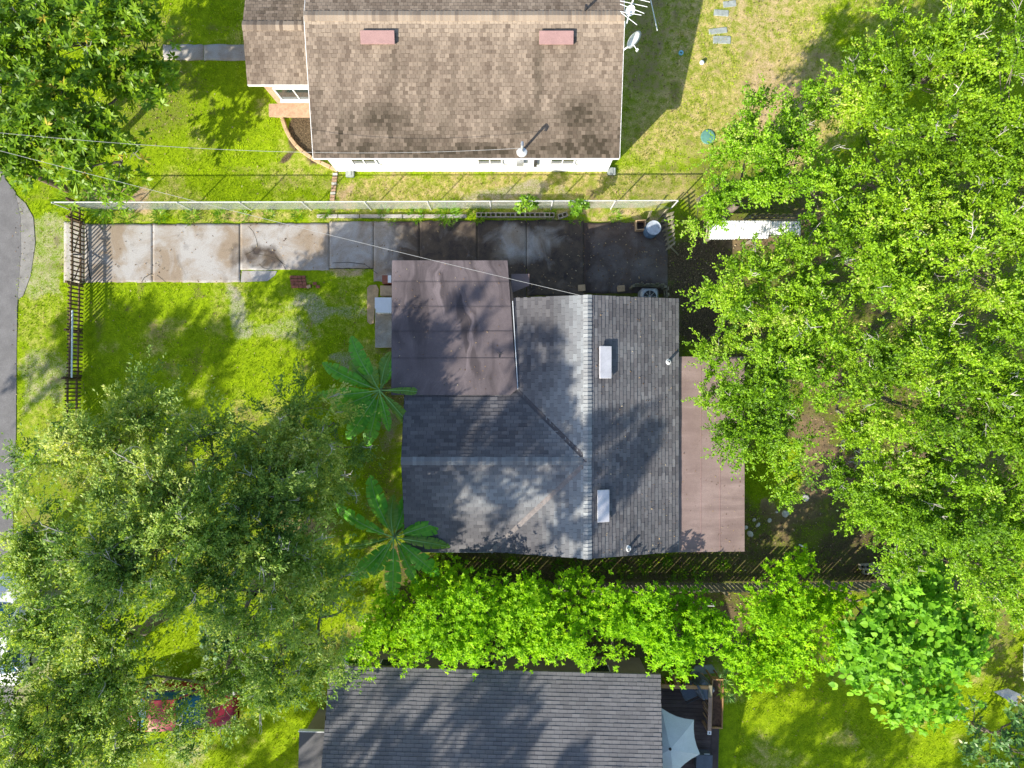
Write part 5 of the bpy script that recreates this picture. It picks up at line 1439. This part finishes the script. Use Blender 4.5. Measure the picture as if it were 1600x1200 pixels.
TREES = []
def tree(name, label, base, blobs_px, leaf_mat, bark, seed, style='spray', group=None, per_m2=5.5, twigs=10, leaves=30, tl=(.28, .95), ll=.094, lw=.052, clump=.55,
         flat=.62, zlo=-.1, bare=.10, trunk_r=.2, ros=5, rk=8, rc=.26, cat="tree", inner=.4, fork=.45, bare_len=(.35, .8), grow=1.0, gaps=.0):
    rg = np.random.default_rng(seed)
    blobs = []
    for (px, py, h, r) in blobs_px:
        c = P(px, py, h); blobs.append(((c.x, c.y, c.z), r * grow * S * (H - h) / H))
    b = P(*base)
    t = thing(name, label, cat, b, group)
    hmean = float(np.mean([c[2] for c, r in blobs]))
    cx = Vector(np.mean([c for c, r in blobs], 0))
    fk = b.lerp(Vector((cx.x, cx.y, 0)), .25); fk = Vector((fk.x, fk.y, hmean * fork))
    mb = MB(); limb(mb, b + Vector((0, 0, -.15)), fk, trunk_r, trunk_r * .72, rg, 5, .05, 9)
    mb.build("trunk", bark, t, smooth=True)
    C, D, Bi = clusters_of(blobs, rg, per_m2, flat, zlo, inner, clump)
    if gaps > 0:                                    # holes where lower, shaded layers or the ground show through
        kp = vnoise(C[:, 0] / S + seed * 7, C[:, 1] / S, 27, seed) > gaps
        C, D, Bi = C[kp], D[kp], Bi[kp]
    br = MB(); bt = MB()
    nodes = [fk]
    order = sorted(range(len(blobs)), key=lambda i: (Vector(blobs[i][0]) - fk).length)
    hub = {}
    for i in order:
        c = Vector(blobs[i][0]) - Vector((0, 0, blobs[i][1] * flat * .45))
        near = min(nodes, key=lambda q: (q - c).length + .35 * (q - fk).length)
        dist = (c - fk).length
        pts = limb(br, near, c, max(.04, trunk_r * .5 - .018 * dist), max(.025, trunk_r * .32 - .014 * dist), rg, 6, .10, 6)
        nodes += [pts[3], pts[-1]]; hub[i] = [pts[-2], pts[-1]]
    for j in range(len(C)):
        h = hub[int(Bi[j])]
        st = h[j % 2]
        e = Vector(C[j])
        if j % 3 == 0: limb(br, st, e, .020, .008, rg, 3, .12, 4)
        if rg.random() < bare:                      # bare twigs poking through the leaves
            dd = Vector(D[j]); dd.z = abs(dd.z) * .5 + .12
            L = rg.uniform(*bare_len)
            tip = e + dd.normalized() * L + Vector((0, 0, .22))
            pp = limb(bt, e, tip, .020, .007, rg, 4, .16, 4)
            for _ in range(4):
                s = pp[rg.integers(1, 4)]
                limb(bt, s, s + (Vector(rg.normal(0, .35, 3)) + dd * .4) * L * .6 + Vector((0, 0, .08)), .012, .005, rg, 3, .18, 3)
    prop(br.build("branches", bark, t), kind="stuff")
    if bt.v: prop(bt.build("dead_twigs", M['pale_bark'], t), kind="stuff")
    if style == 'spray': v, q, rnd = crown_spray(C, D, rg, twigs, leaves, tl, ll, lw)
    else: v, q, rnd = crown_rosette(C, D, rg, ros, rk, rc, ll, lw)
    o = WO[t]
    me = np_mesh("crown", v - np.array(o), q, leaf_mat, dict(rnd=rnd))
    prop(link_mesh("crown", me, t, o), kind="stuff")
    TREES.append((name, len(q)))
    return t, blobs

OAK = "bright oaks behind the porch"
tree("oak_tree", "tall bright oak with bare grey twigs near the dry lawn corner", (1330, 320), [(1450, 120, 6.5, 85), (1545, 90, 7, 85), (1385, 125, 5.5, 65), (1500, 205, 7, 95), (1325, 120, 4.5, 40), (1575, 300, 7, 90), (1450, 300, 6.5, 75), (1595, 180, 7.5, 90), (1405, 215, 6, 60), (1420, 60, 5.5, 32), (1340, 165, 4.6, 36)],
     M['oak_leaf'], M['bark'], 101, gaps=.25, bare=.22, trunk_r=.26)
tree("oak_tree", "bushy oak overhanging the end of the chain link fence", (1130, 345), [(1198, 205, 4.2, 48), (1130, 282, 3.6, 42), (1225, 255, 4.6, 55), (1180, 280, 4.0, 42), (1225, 170, 3.8, 34), (1090, 310, 3.2, 34), (1168, 240, 3.8, 36), (1285, 310, 5, 40)],
     M['oak_leaf'], M['bark'], 102, gaps=.25, bare=.05, trunk_r=.18)
tree("oak_tree", "oak spreading over the yard between lean to and rear porch", (1180, 500), [(1180, 465, 5.0, 72), (1138, 490, 4.4, 38), (1255, 440, 5.5, 60), (1335, 400, 6, 70), (1160, 425, 4.6, 38), (1300, 490, 5.6, 60), (1230, 500, 5.2, 58), (1122, 522, 4.0, 22), (1395, 360, 6.2, 62), (1320, 310, 5.4, 50), (1200, 530, 5, 48)],
     M['oak_leaf'], M['bark'], 103, gaps=.25, bare=.10, trunk_r=.22)
tree("oak_tree", "oak whose leafy limb hangs over the pinkish porch roof", (1185, 640), [(1168, 600, 4.4, 44), (1150, 665, 4.0, 36), (1195, 680, 4.4, 50), (1215, 600, 5, 58), (1212, 735, 3.6, 30), (1120, 582, 3.8, 18), (1250, 550, 5.2, 34), (1128, 628, 3.8, 20)],
     M['oak_leaf'], M['bark'], 104, gaps=0, bare=.05, trunk_r=.2)
tree("oak_tree", "large oak with pale dead twigs deep in the back yard", (1330, 560), [(1450, 430, 6.5, 82), (1545, 420, 7, 92), (1425, 530, 6.5, 74), (1530, 550, 7, 92), (1385, 620, 6, 64), (1480, 645, 6.5, 82), (1585, 670, 7, 84), (1350, 565, 5.6, 38), (1305, 545, 4.6, 24), (1310, 640, 4.4, 26), (1600, 500, 7.4, 80), (1350, 660, 5, 30), (1400, 690, 5.6, 52)],
     M['oak_leaf'], M['bark'], 105, gaps=.25, bare=.22, trunk_r=.28)
tree("oak_tree", "low spreading oak above the loose cinder blocks", (1400, 800), [(1400, 770, 5.2, 76), (1375, 830, 4.6, 56), (1480, 790, 6, 92), (1575, 780, 6.5, 88), (1525, 870, 6, 66), (1590, 880, 6, 56), (1440, 865, 5, 48), (1350, 790, 4.6, 38), (1570, 930, 5.5, 36), (1345, 740, 4.5, 34)],
     M['oak_leaf'], M['bark'], 106, gaps=.25, bare=.14, trunk_r=.24)
tree("oak_tree", "oak tip reaching in at the back fence corner", (1450, 90), [(1500, -10, 4.5, 32), (1560, 15, 5, 26), (1620, 40, 6, 60)], M['oak_leaf'], M['bark'], 107, bare=.03, trunk_r=.15)

tree("magnolia_tree", "glossy leaved tree shading the road corner and front walk", (135, 200), [(55, 70, 4.6, 80), (140, 60, 4.6, 70), (50, 180, 4.6, 80), (140, 165, 4.4, 74), (205, 120, 3.8, 54), (225, 60, 3.6, 42), (60, 270, 4.0, 44), (130, 255, 3.8, 48), (190, 220, 3.4, 40), (-10, 120, 4.6, 60), (180, 0, 4.4, 60), (80, -20, 4.6, 70), (-10, 230, 4.4, 50), (240, 130, 3.0, 30), (180, 280, 2.6, 30)],
     M['magnolia_leaf'], M['bark'], 111, style='rosette', per_m2=6.0, ros=5, rk=10, rc=.28, ll=.25, lw=.095, bare=.03, trunk_r=.24)

GO = dict(per_m2=5.6, twigs=10, leaves=20, tl=(.3, 1.05), ll=.115, lw=.056, bare=.22, grow=1.15, clump=.62, flat=.45, gaps=.26)
tree("grey_oak_tree", "sparse grey green oak standing at the picket fence end", (330, 760), [(210, 655, 5.6, 40), (150, 735, 6.2, 62), (255, 720, 6.4, 60), (330, 720, 6.0, 58), (415, 690, 5.2, 54), (490, 680, 4.6, 44), (495, 755, 4.6, 48), (405, 780, 6.2, 60), (185, 690, 5.6, 40), (270, 800, 7, 62), (90, 720, 5.4, 44), (480, 640, 4.2, 30), (350, 660, 5.0, 30), (455, 730, 5, 44), (205, 628, 5.4, 16), (238, 640, 5.4, 15), (120, 668, 5.2, 22), (535, 700, 4.2, 22), (300, 685, 5.4, 24), (440, 650, 4.6, 18)],
     M['grey_oak_leaf'], M['bark'], 121, trunk_r=.25, **GO)
tree("grey_oak_tree", "sparse grey green oak with forked pale limbs above the red car", (420, 900), [(330, 850, 7.4, 66), (235, 850, 7.6, 66), (150, 880, 7.4, 64), (440, 860, 6.2, 58), (500, 930, 5.6, 54), (420, 930, 6.6, 54), (520, 1005, 5.0, 42), (450, 1010, 5.6, 44), (380, 990, 5.4, 34), (400, 1050, 5.0, 38), (300, 910, 7.2, 50), (535, 955, 5, 26), (350, 1075, 4.4, 20), (360, 1040, 4.8, 26), (470, 800, 5.6, 40), (222, 1112, 3.4, 24), (350, 1112, 3.2, 26), (236, 1082, 3.6, 20), (205, 1065, 4.6, 26), (440, 1060, 5.0, 30), (480, 1045, 4.6, 28), (335, 1070, 3.6, 16), (390, 850, 6.6, 50), (270, 760, 6.4, 40)],
     M['grey_oak_leaf'], M['bark'], 122, trunk_r=.28, **GO)
tree("grey_oak_tree", "leafier grey green oak hanging over the white car", (260, 960), [(45, 820, 6.4, 62), (40, 890, 6.6, 44), (120, 950, 7.2, 62), (150, 1020, 6.6, 54), (95, 1090, 6.6, 58), (55, 1155, 7, 66), (165, 1130, 6.2, 52), (200, 1085, 4.8, 22), (215, 1170, 5.6, 46), (185, 960, 6.6, 44), (85, 1010, 6.8, 36), (110, 1190, 6.6, 50), (20, 1090, 6.8, 40), (190, 900, 7, 50), (60, 950, 6.8, 40), (130, 1080, 6.4, 50), (190, 1030, 6.2, 30), (260, 1165, 5.4, 34), (20, 1190, 7, 50), (20, 1020, 7, 20)],
     M['grey_oak_leaf'], M['bark'], 123, trunk_r=.26, **GO)
OFF = dict(per_m2=3.0, twigs=8, leaves=14, tl=(.3, .9), ll=.19, lw=.11, bare=0, flat=1.25, grow=1.0, clump=.6, fork=.6)
def seen(X, Y, z):
    k = S * (H - z) / H
    return X / k + 800, 600 - Y / k
def tall_tree(label, base, region, n, rr, seed):
    rg = random.Random(seed)
    x0, x1, y0, y1, z0, z1 = region
    bl = []
    for i in range(n):
        X, Y, z = rg.uniform(x0, x1), rg.uniform(y0, y1), rg.uniform(z0, z1)
        r = rg.uniform(*rr)
        bl.append((*seen(X, Y, z), z, r / (S * (H - z) / H)))
    tree("tall_oak_tree", label, seen(base[0], base[1], 0), bl, M['grey_oak_leaf'], M['bark'], seed, trunk_r=.34, **OFF)
tall_tree("tall oak southwest of the slate house whose shade streaks the grey roof", (-12.0, -18.5), (-18.5, -7.6, -18.3, -11.2, 12.0, 15.5), 25, (.55, 1.15), 124)
tall_tree("tall oak south of the slate house whose shade streaks its roof", (-13, -27), (-26, -7.5, -31, -25.0, 11.5, 15.0), 30, (.6, 1.1), 125)
tall_tree("tall oak across the road whose shade falls on the front lawn", (-23, -11), (-30, -24.0, -14.5, -8.5, 9.0, 12.0), 13, (.7, 1.3), 126)

tall_tree("tall oak south of the deck whose shade falls on the side lawn", (3, -30), (-6, 9, -31, -25.5, 9.0, 12.5), 22, (.7, 1.3), 127)

HG = dict(style='rosette', per_m2=15, ros=7, rk=7, rc=.2, ll=.125, lw=.068, grow=1.06, bare=0, trunk_r=.07, flat=.75, zlo=-.6, clump=.4)
rowg = "clipped trees along the board fence"
for i, (base, bl, lab) in enumerate((
    ((655, 925), [(600, 970, 2.6, 36), (660, 940, 2.4, 36), (630, 1000, 2.8, 34), (582, 990, 2.6, 30), (700, 905, 2.2, 28), (565, 1015, 2.4, 22)], "dark leafy tree in the clipped row beside the banana plant"),
    ((730, 925), [(690, 965, 3.4, 44), (745, 945, 3.4, 44), (735, 1000, 3.5, 42), (690, 1010, 3.4, 30), (780, 970, 3.4, 34), (770, 925, 2.8, 34), (715, 925, 2.6, 30), (800, 945, 3.0, 34)], "bright round tree in the clipped row over two windows of the slate house"),
    ((870, 925), [(850, 935, 3.4, 42), (880, 985, 3.5, 46), (935, 960, 3.3, 38), (840, 990, 3.4, 36), (900, 1020, 3.4, 28), (955, 990, 3.2, 28), (800, 1000, 3.3, 30), (900, 930, 2.8, 34), (820, 960, 3.2, 36), (965, 950, 2.8, 30)], "bright round tree in the middle of the clipped row"),
    ((1040, 925), [(1015, 945, 3.2, 38), (1050, 985, 3.4, 46), (1095, 975, 3.2, 32), (1010, 1005, 3.2, 28), (1070, 1025, 3.2, 26), (1110, 1000, 3.1, 28), (985, 970, 3.0, 34), (1070, 945, 2.6, 30), (1130, 975, 3.0, 30)], "bright round tree in the clipped row touching the deck railing"),
    ((1190, 925), [(1230, 895, 3.0, 36), (1245, 945, 3.4, 48), (1190, 990, 3.4, 44), (1270, 1000, 3.4, 44), (1300, 955, 3.0, 34), (1180, 1040, 3.2, 34), (1240, 1040, 3.3, 36), (1150, 1010, 3.0, 26), (1200, 940, 3.2, 34)], "bright leafy tree between the clipped row and the big leaved tree"))):
    tree("clipped_tree", lab, base, bl, M['hedge_leaf'], M['bark'], 130 + i, group=rowg, **HG)

# big leaved tree: the leaves that show largest are parts
mt, mblobs = tree("mulberry_tree", "round bright green tree with large heart shaped leaves", (1290, 910), [(1365, 975, 3.6, 48), (1445, 950, 3.8, 56), (1480, 1015, 3.6, 46), (1405, 1040, 3.6, 54), (1330, 1040, 3.2, 38), (1455, 1085, 3.2, 34), (1390, 1095, 3.0, 34), (1420, 910, 3.2, 36), (1500, 970, 3.2, 30)],
     M['mulberry_leaf'], M['bark'], 141, style='rosette', per_m2=13, ros=4, rk=6, rc=.22, ll=.205, lw=.155, grow=1.14, bare=0, trunk_r=.11, flat=.7, zlo=-.4)
def heart_leaf(name, L, W, mat, rnd):
    ts = [(0, 0), (.12, .34), (.3, .5), (.5, .46), (.72, .28), (.9, .1), (1, 0)]
    V = [(t * L - .0, 0, .0 - .10 * L * t * t) for t, w in ts]; n = len(ts)
    Lf = [(t * L - (.06 * L if 0 < t < .2 else 0), w * W, .05 * L * w * 2 - .10 * L * t * t) for t, w in ts]; Rt = [(x, -y, z) for x, y, z in Lf]
    V = V + Lf + Rt
    F = []
    for i in range(n - 1):
        F += [(i, i + 1, n + i + 1, n + i), (2 * n + i, 2 * n + i + 1, i + 1, i)]
    me = bpy.data.meshes.new(name); me.from_pydata(V, [], F)
    me.attributes.new("rnd", 'FLOAT', 'FACE').data.foreach_set("value", np.full(len(F), rnd, dtype=np.float32))
    me.materials.append(mat); me.update(); return me
lk = [heart_leaf("leaf", random.uniform(.20, .30), random.uniform(.17, .25), M['mulberry_leaf'], r) for r in (.3, .45, .6, .7, .8, .9)]
rg2 = random.Random(5)
for i in range(280):
    c, r = mblobs[i % len(mblobs)]
    a = rg2.uniform(0, 2 * math.pi); q = math.sqrt(rg2.random()) * .98
    z = math.sqrt(max(0, 1 - q * q)) * .72 + .08
    p = Vector(c) + Vector((r * q * math.cos(a), r * q * math.sin(a), r * z))
    az = a + rg2.uniform(-.9, .9)
    inst("leaf", rg2.choice(lk), mt, p, rot=(rg2.uniform(-.45, .45), rg2.uniform(-.15, .5) + .35 * q, az))

tree("dark_shrub", "dark large leaved shrub with yellowing leaves near the tabletop", (1520, 1130), [(1560, 1150, 2.0, 40), (1590, 1180, 2.2, 46), (1530, 1180, 1.7, 30), (1520, 1130, 1.6, 20), (1600, 1120, 2.2, 30)], M['dark_shrub_leaf'], M['bark'], 151, style='rosette', per_m2=6, ros=4, rk=7, rc=.16, ll=.2, lw=.09, bare=0, trunk_r=.06, cat="shrub")
tree("roadside_shrub", "leafy green shrub at the road edge below the picket fence", (150, 690), [(70, 690, 1.4, 22), (110, 680, 1.6, 24), (140, 700, 1.6, 20), (50, 715, 1.2, 18), (20, 790, 1.2, 26)], M['weed_leaf'], M['bark'], 152, style='rosette', per_m2=7, ros=4, rk=7, rc=.14, ll=.15, lw=.07, bare=0, trunk_r=.04, cat="shrub")
tree("dark_shrub", "dark green shrub tucked under the grey oak near the bananas", (480, 700), [(440, 700, 1.8, 30), (500, 705, 1.8, 34), (470, 740, 1.8, 30), (520, 660, 1.5, 22)], M['dark_shrub_leaf'], M['bark'], 153, style='rosette', per_m2=6, ros=4, rk=7, rc=.16, ll=.14, lw=.05, bare=0, trunk_r=.05, cat="shrub")
tree("dark_shrub", "small broad leaved shrub at the slate house corner", (545, 1030), [(545, 1050, 1.6, 18), (530, 1062, 1.4, 16), (560, 1040, 1.6, 14)], M['mulberry_leaf'], M['bark'], 154, style='rosette', per_m2=8, ros=3, rk=6, rc=.12, ll=.3, lw=.16, bare=0, trunk_r=.04, cat="shrub")
tree("dark_shrub", "round leaved shrub in the shaded lawn below the grey oak", (385, 975), [(355, 985, 1.8, 18), (375, 965, 1.8, 18), (350, 1005, 1.6, 14), (385, 1000, 1.8, 16)], M['dark_shrub_leaf'], M['bark'], 155, style='rosette', per_m2=8, ros=3, rk=6, rc=.12, ll=.26, lw=.22, bare=0, trunk_r=.04, cat="shrub")
tree("low_hedge", "low green hedge strip on the lawn beside the blue bin", (180, 1030), [(200, 1010, .8, 14), (185, 1030, .8, 14), (170, 1050, .8, 14)], M['weed_leaf'], M['bark'], 156, style='rosette', per_m2=12, ros=5, rk=7, rc=.1, ll=.1, lw=.045, bare=0, trunk_r=.03, cat="hedge")

# bananas
def banana_leaf_mesh(name, L, W, arch, curl, rg, tear=.55):
    """blade with a petiole, a lifted fold, drooping tip and torn strips; runs along +X from the stem"""
    n = 26
    V, F = [], []
    def wid(t):
        u = (t - .14) / .86
        return W * max(.02, math.sin(math.pi * min(1, .04 + u * .955)) ** .5) * (.75 + .25 * math.sin(math.pi * u))
    def mid(t):
        return Vector((L * (t - .08 * t * t), L * .05 * math.sin(t * 2.2), arch * L * (.55 * t - .80 * t * t)))
    for side in (-1, 1):
        i = 0
        while i < n:
            k = min(n - i, rg.choice((1, 2, 2, 3, 4)) if rg.random() < tear else 5)       # one strip between two tears
            t0, t1 = .14 + .86 * i / n, .14 + .86 * (i + k) / n
            droop = rg.uniform(-.02, .10) + (rg.uniform(.1, .35) if rg.random() < tear * .35 else 0)
            gap = rg.uniform(.05, .30) * (t1 - t0); jut = rg.uniform(.88, 1.07)
            base = len(V)
            for j in range(k + 1):
                t = t0 + (t1 - t0) * j / k
                c = mid(t); V.append(c)
                for f in (.45, 1.0):
                    ww = wid(t) * f * (jut if f == 1.0 else 1)
                    sl = L * (gap * (.5 - j / k)) * f * f
                    V.append(c + Vector((ww * .25 + sl, side * ww, curl * ww * (1 - f) * 1.2 + .10 * ww - (droop + .16) * ww * f * f)))
            for j in range(k):
                q = base + 3 * j
                F += [(q, q + 3, q + 4, q + 1), (q + 1, q + 4, q + 5, q + 2)]
            i += k
    me = bpy.data.meshes.new(name); me.from_pydata([tuple(v) for v in V], [], F)
    return me, [mid(.98 * i / 9) for i in range(10)], len(F)

def banana(label, base, centre, h, leaves_px, seed):
    rg = random.Random(seed)
    b = P(*base); c = P(*centre, h)
    t = thing("banana_plant", label, "banana plant", (c.x, c.y, 0), "banana plants")
    b = Vector((c.x, c.y, 0))
    mb = MB(); mb.tube([b + Vector((0, 0, -.1)), b + Vector((.02, .02, h * .5)), b + Vector((0, 0, h * .96))], .13, .07, 10); mb.build("stem", M['banana_stem'], t, smooth=True)
    for (tx, ty, wd, arch, young) in leaves_px:
        tip = P(tx, ty, h + .25)
        d = tip - Vector((c.x, c.y, tip.z)); L = d.length * 1.24
        me, mids, nf = banana_leaf_mesh("leaf", L, wd * 1.3, arch * rg.uniform(.8, 1.25), .35, rg)
        base_r = .62 if young else rg.uniform(.3, .6)
        me.attributes.new("rnd", 'FLOAT', 'FACE').data.foreach_set("value", np.array([max(0, min(1, base_r + rg.uniform(-.3, .26))) for _ in range(nf)], dtype=np.float32))
        me.materials.append(M['young_banana_leaf'] if young else M['banana_leaf']); me.update()
        az = math.atan2(d.y, d.x)
        zb = h * .93 + rg.uniform(-.22, .16)
        lf = inst("leaf", me, t, Vector((c.x, c.y, zb)), az)
        m = MB(); m.tube([q + Vector((0, 0, .012)) for q in mids], .026, .006, 5)
        me2 = m.mesh("midrib", M['midrib']); o = bpy.data.objects.new("midrib", me2); col.objects.link(o); o.parent = lf
    return t
banana("banana plant with torn fronds reaching over the carport roof edge", (592, 612), (592, 610), 3.15,
       [(551, 532, .24, .55, 0), (509, 567, .22, .5, 0), (546, 566, .26, .75, 1), (501, 612, .20, .45, 0), (516, 634, .30, .55, 0), (535, 655, .14, .3, 1), (538, 676, .26, .45, 0), (566, 688, .24, .45, 0), (634, 668, .17, .3, 1), (662, 618, .11, .35, 1), (628, 552, .16, .6, 0), (606, 556, .20, .8, 1), (600, 668, .15, .4, 0), (575, 572, .2, 1.0, 1)], 3)
banana("banana plant with broad dark fronds at the grey roof corner", (615, 842), (614, 841), 3.0,
       [(580, 757, .27, .55, 0), (530, 795, .20, .45, 0), (538, 856, .12, .3, 1), (548, 903, .26, .5, 0), (604, 934, .24, .4, 0), (672, 905, .26, .5, 0), (702, 822, .30, .6, 0), (686, 798, .22, .5, 0), (646, 766, .16, .5, 0), (640, 784, .24, .8, 0), (580, 895, .2, .35, 0), (640, 918, .16, .4, 0), (690, 862, .18, .5, 1), (612, 786, .2, 1.0, 1)], 4)

# weeds and tall grass tufts
def tuft(name, label, px, py, r, h, n, lw, mat, seed, group=None, cat="weed"):
    rg = np.random.default_rng(seed)
    b = P(px, py)
    a = rg.uniform(0, 2 * np.pi, n); q = r * np.sqrt(rg.random(n)) * .55
    p = np.stack([b.x + q * np.cos(a), b.y + q * np.sin(a), np.full(n, -.02) + rg.uniform(0, .25, n) * h], 1)
    az = a + rg.normal(0, .7, n)
    d = np.stack([np.cos(az), np.sin(az), rg.uniform(.3, 1.6, n)], 1)
    L = rg.uniform(.6, 1.1, n) * h
    v, f = leaf_quads(p, d, np.tile([0, 0, 1.0], (n, 1)) + rg.normal(0, .3, (n, 3)), L, np.full(n, lw) * rg.uniform(.7, 1.3, n))
    me = np_mesh(name, v - np.array(b), f, mat, dict(rnd=np.clip(rg.normal(.55, .2, n), 0, 1)))
    return prop(link_mesh(name, me, None, b), label, cat, group)
WD = M['weed_leaf']
for (nm, lab, x, y, r, sd) in (("weed", "bright weed growing up through the chain link fence", 824, 317, 11, 161), ("weed", "smaller bright weed at the chain link fence", 904, 323, 7, 162)):
    tree(nm, lab, (x, 325), [(x, y, 1.15, r), (x + r * .7, y - 2, 1.0, r * .6), (x - r * .5, y + 3, .9, r * .6)], WD, M['bark'], sd, style='rosette', per_m2=22, ros=4, rk=6, rc=.08, ll=.13, lw=.08, bare=0, trunk_r=.02, cat="weed", clump=.15)
for i in range(16):
    x = 690 + i * 29 + random.uniform(-10, 10); y = random.uniform(872, 900)
    tuft("weed_clump", "low weed clump in the shaded strip behind the grey roofed house", x, y, random.uniform(.25, .5), .22, 70, .05, WD, 300 + i, "weeds behind the house")
tuft("strap_leaf_plant", "strap leaved plant drooping over the chain link fence corner", 168, 322, .5, 1.0, 70, .05, WD, 3, cat="plant")
tuft("strap_leaf_plant", "bright strap leaved plant below the road corner tree", 118, 316, .45, .8, 60, .05, WD, 4, cat="plant")
wk = 10
for (x, y, r, h, n) in ((700, 334, .7, .4, 200), (745, 335, .5, .35, 140), (650, 336, .45, .3, 90), (508, 333, .28, .4, 60), (600, 330, .3, .3, 50), (612, 345, .3, .15, 40), (900, 340, .5, .2, 70), (960, 338, .4, .2, 60), (860, 335, .35, .25, 60),
                        (200, 338, .5, .3, 110), (250, 337, .5, .3, 110), (300, 338, .5, .3, 110), (345, 338, .4, .28, 80), (165, 338, .4, .3, 90), (420, 336, .4, .22, 70), (465, 335, .4, .22, 70), (380, 338, .35, .2, 60)):
    wk += 1
    tuft("grass_tuft", "ragged tuft of long grass between kerb and chain link fence", x, y, r, h, n, .03, WD, wk, "tufts along the chain link fence", "grass tuft")
for (x, y) in ((1128, 1062), (1136, 1070), (1138, 1052), (1131, 1082), (1139, 1090)):
    wk += 1
    p = P(x, y, 1.2)
    o = tuft("planter_plant", "small leafy plant growing in the planter box", x, y, .16, .28, 34, .05, WD if wk % 2 else M['dark_shrub_leaf'], wk, "plants in the planter box", "plant")
    o.location = (p.x, p.y, pz + .17)
# fallen branches
def brush(label, px, py, r, n, seed, h=.25):
    rg = np.random.default_rng(seed); b = P(px, py)
    mb = MB()
    for i in range(n):
        a = rg.uniform(0, 6.28); L = rg.uniform(.5, 1.0) * r
        c = b + Vector((rg.normal(0, r * .3), rg.normal(0, r * .16), rg.uniform(.03, h)))
        d = Vector((math.cos(a), math.sin(a) * .6, rg.uniform(-.1, .2))) * L
        p = limb(mb, c - d, c + d, .02, .008, rg, 5, .2, 4)
        for k in (2, 4): limb(mb, p[k], p[k] + Vector(rg.normal(0, .3 * L, 3)), .01, .005, rg, 3, .2, 3)
    single("brush_pile", label, "branches", mb, M['pale_bark'], b)
brush("tangled pile of pale dead branches on the bare sand", 1350, 716, .9, 16, 1)
brush("dead grey limb lying in the grass beside the red car", 350, 1130, .7, 7, 2, .2)

# dead leaves on the ground and on the roofs
def litter_leaf_mat():
    t = NT('dead_leaf')
    c = t.ramp(t.attr("rnd"), [(0.0, (0.060, 0.036, 0.020)), (0.45, (0.160, 0.095, 0.050)), (0.8, (0.330, 0.220, 0.110)), (1.0, (0.50, 0.42, 0.26))])
    return t.done(t.bsdf(c, 0.8, 0.2))
M['dead_leaf'] = litter_leaf_mat()
def flakes(name, p, rg, size, parent=None, normal=(0, 0, 1)):
    n = len(p)
    a = rg.uniform(0, 6.283, n)
    d = np.stack([np.cos(a), np.sin(a), rg.normal(0, .25, n)], 1)
    v, q = leaf_quads(p, d, np.tile(normal, (n, 1)) + rg.normal(0, .35, (n, 3)), rg.uniform(*size, n), rg.uniform(size[0] * .4, size[1] * .55, n))
    o = WO[parent] if parent is not None else Vector((0, 0, 0))
    return link_mesh(name, np_mesh(name, v - np.array(o), q, M['dead_leaf'], dict(rnd=rg.random(n) ** .9)), parent, o)
rgl = np.random.default_rng(77)
x = rgl.uniform(20, 1610, 90000); y = rgl.uniform(-10, 1215, 90000)
dr, gr_, sa_, li_ = zones(x, y)
w = .03 + .55 * li_ + .16 * sa_ + .07 * dr
on_house = ((x > 395) & (x < 955) & (y < 262)) | ((x > 640) & (x < 1055) & (y > 470) & (y < 850)) | ((x > 540) & (x < 1010) & (y > 1010))
keep = (rgl.random(len(x)) < w) & ~on_house
x, y = x[keep], y[keep]
drive_on = (x > 133) & (x < 1043) & (y > 345) & (y < 455)
pz_ = np.where(drive_on, .036, .012) + rgl.uniform(0, .02, len(x))
prop(flakes("leaf_litter", np.stack([(x - 800) * S, (600 - y) * S, pz_], 1), rgl, (.05, .10)), "scattered dead brown leaves on the yard ground", "leaf litter", kind="stuff")
n = 130
X = rgl.uniform(cpx0 + .1, cpx1 - .5, n); Y = rgl.uniform(cpy0 + .2, cpy1 - .1, n)
prop(flakes("roof_debris", np.stack([X, Y, np.array([cp_h(v) for v in Y]) + .03], 1), rgl, (.03, .08), croof), kind="stuff")
X = rgl.uniform(px0 + .05, px1 - .05, 110); Y = rgl.uniform(py0 + .05, py1 - .05, 110)
prop(flakes("roof_debris", np.stack([X, Y, 2.405 - .1 * (X - px0) / (px1 - px0)], 1), rgl, (.03, .08), proof), kind="stuff")
X = rgl.uniform(xr + .3, xe - .1, 150); Y = rgl.uniform(yS + .1, yN - .1, 150)
prop(flakes("roof_debris", np.stack([X, Y, MR - (X - xr) * SL + .03], 1), rgl, (.03, .08), main), kind="stuff")
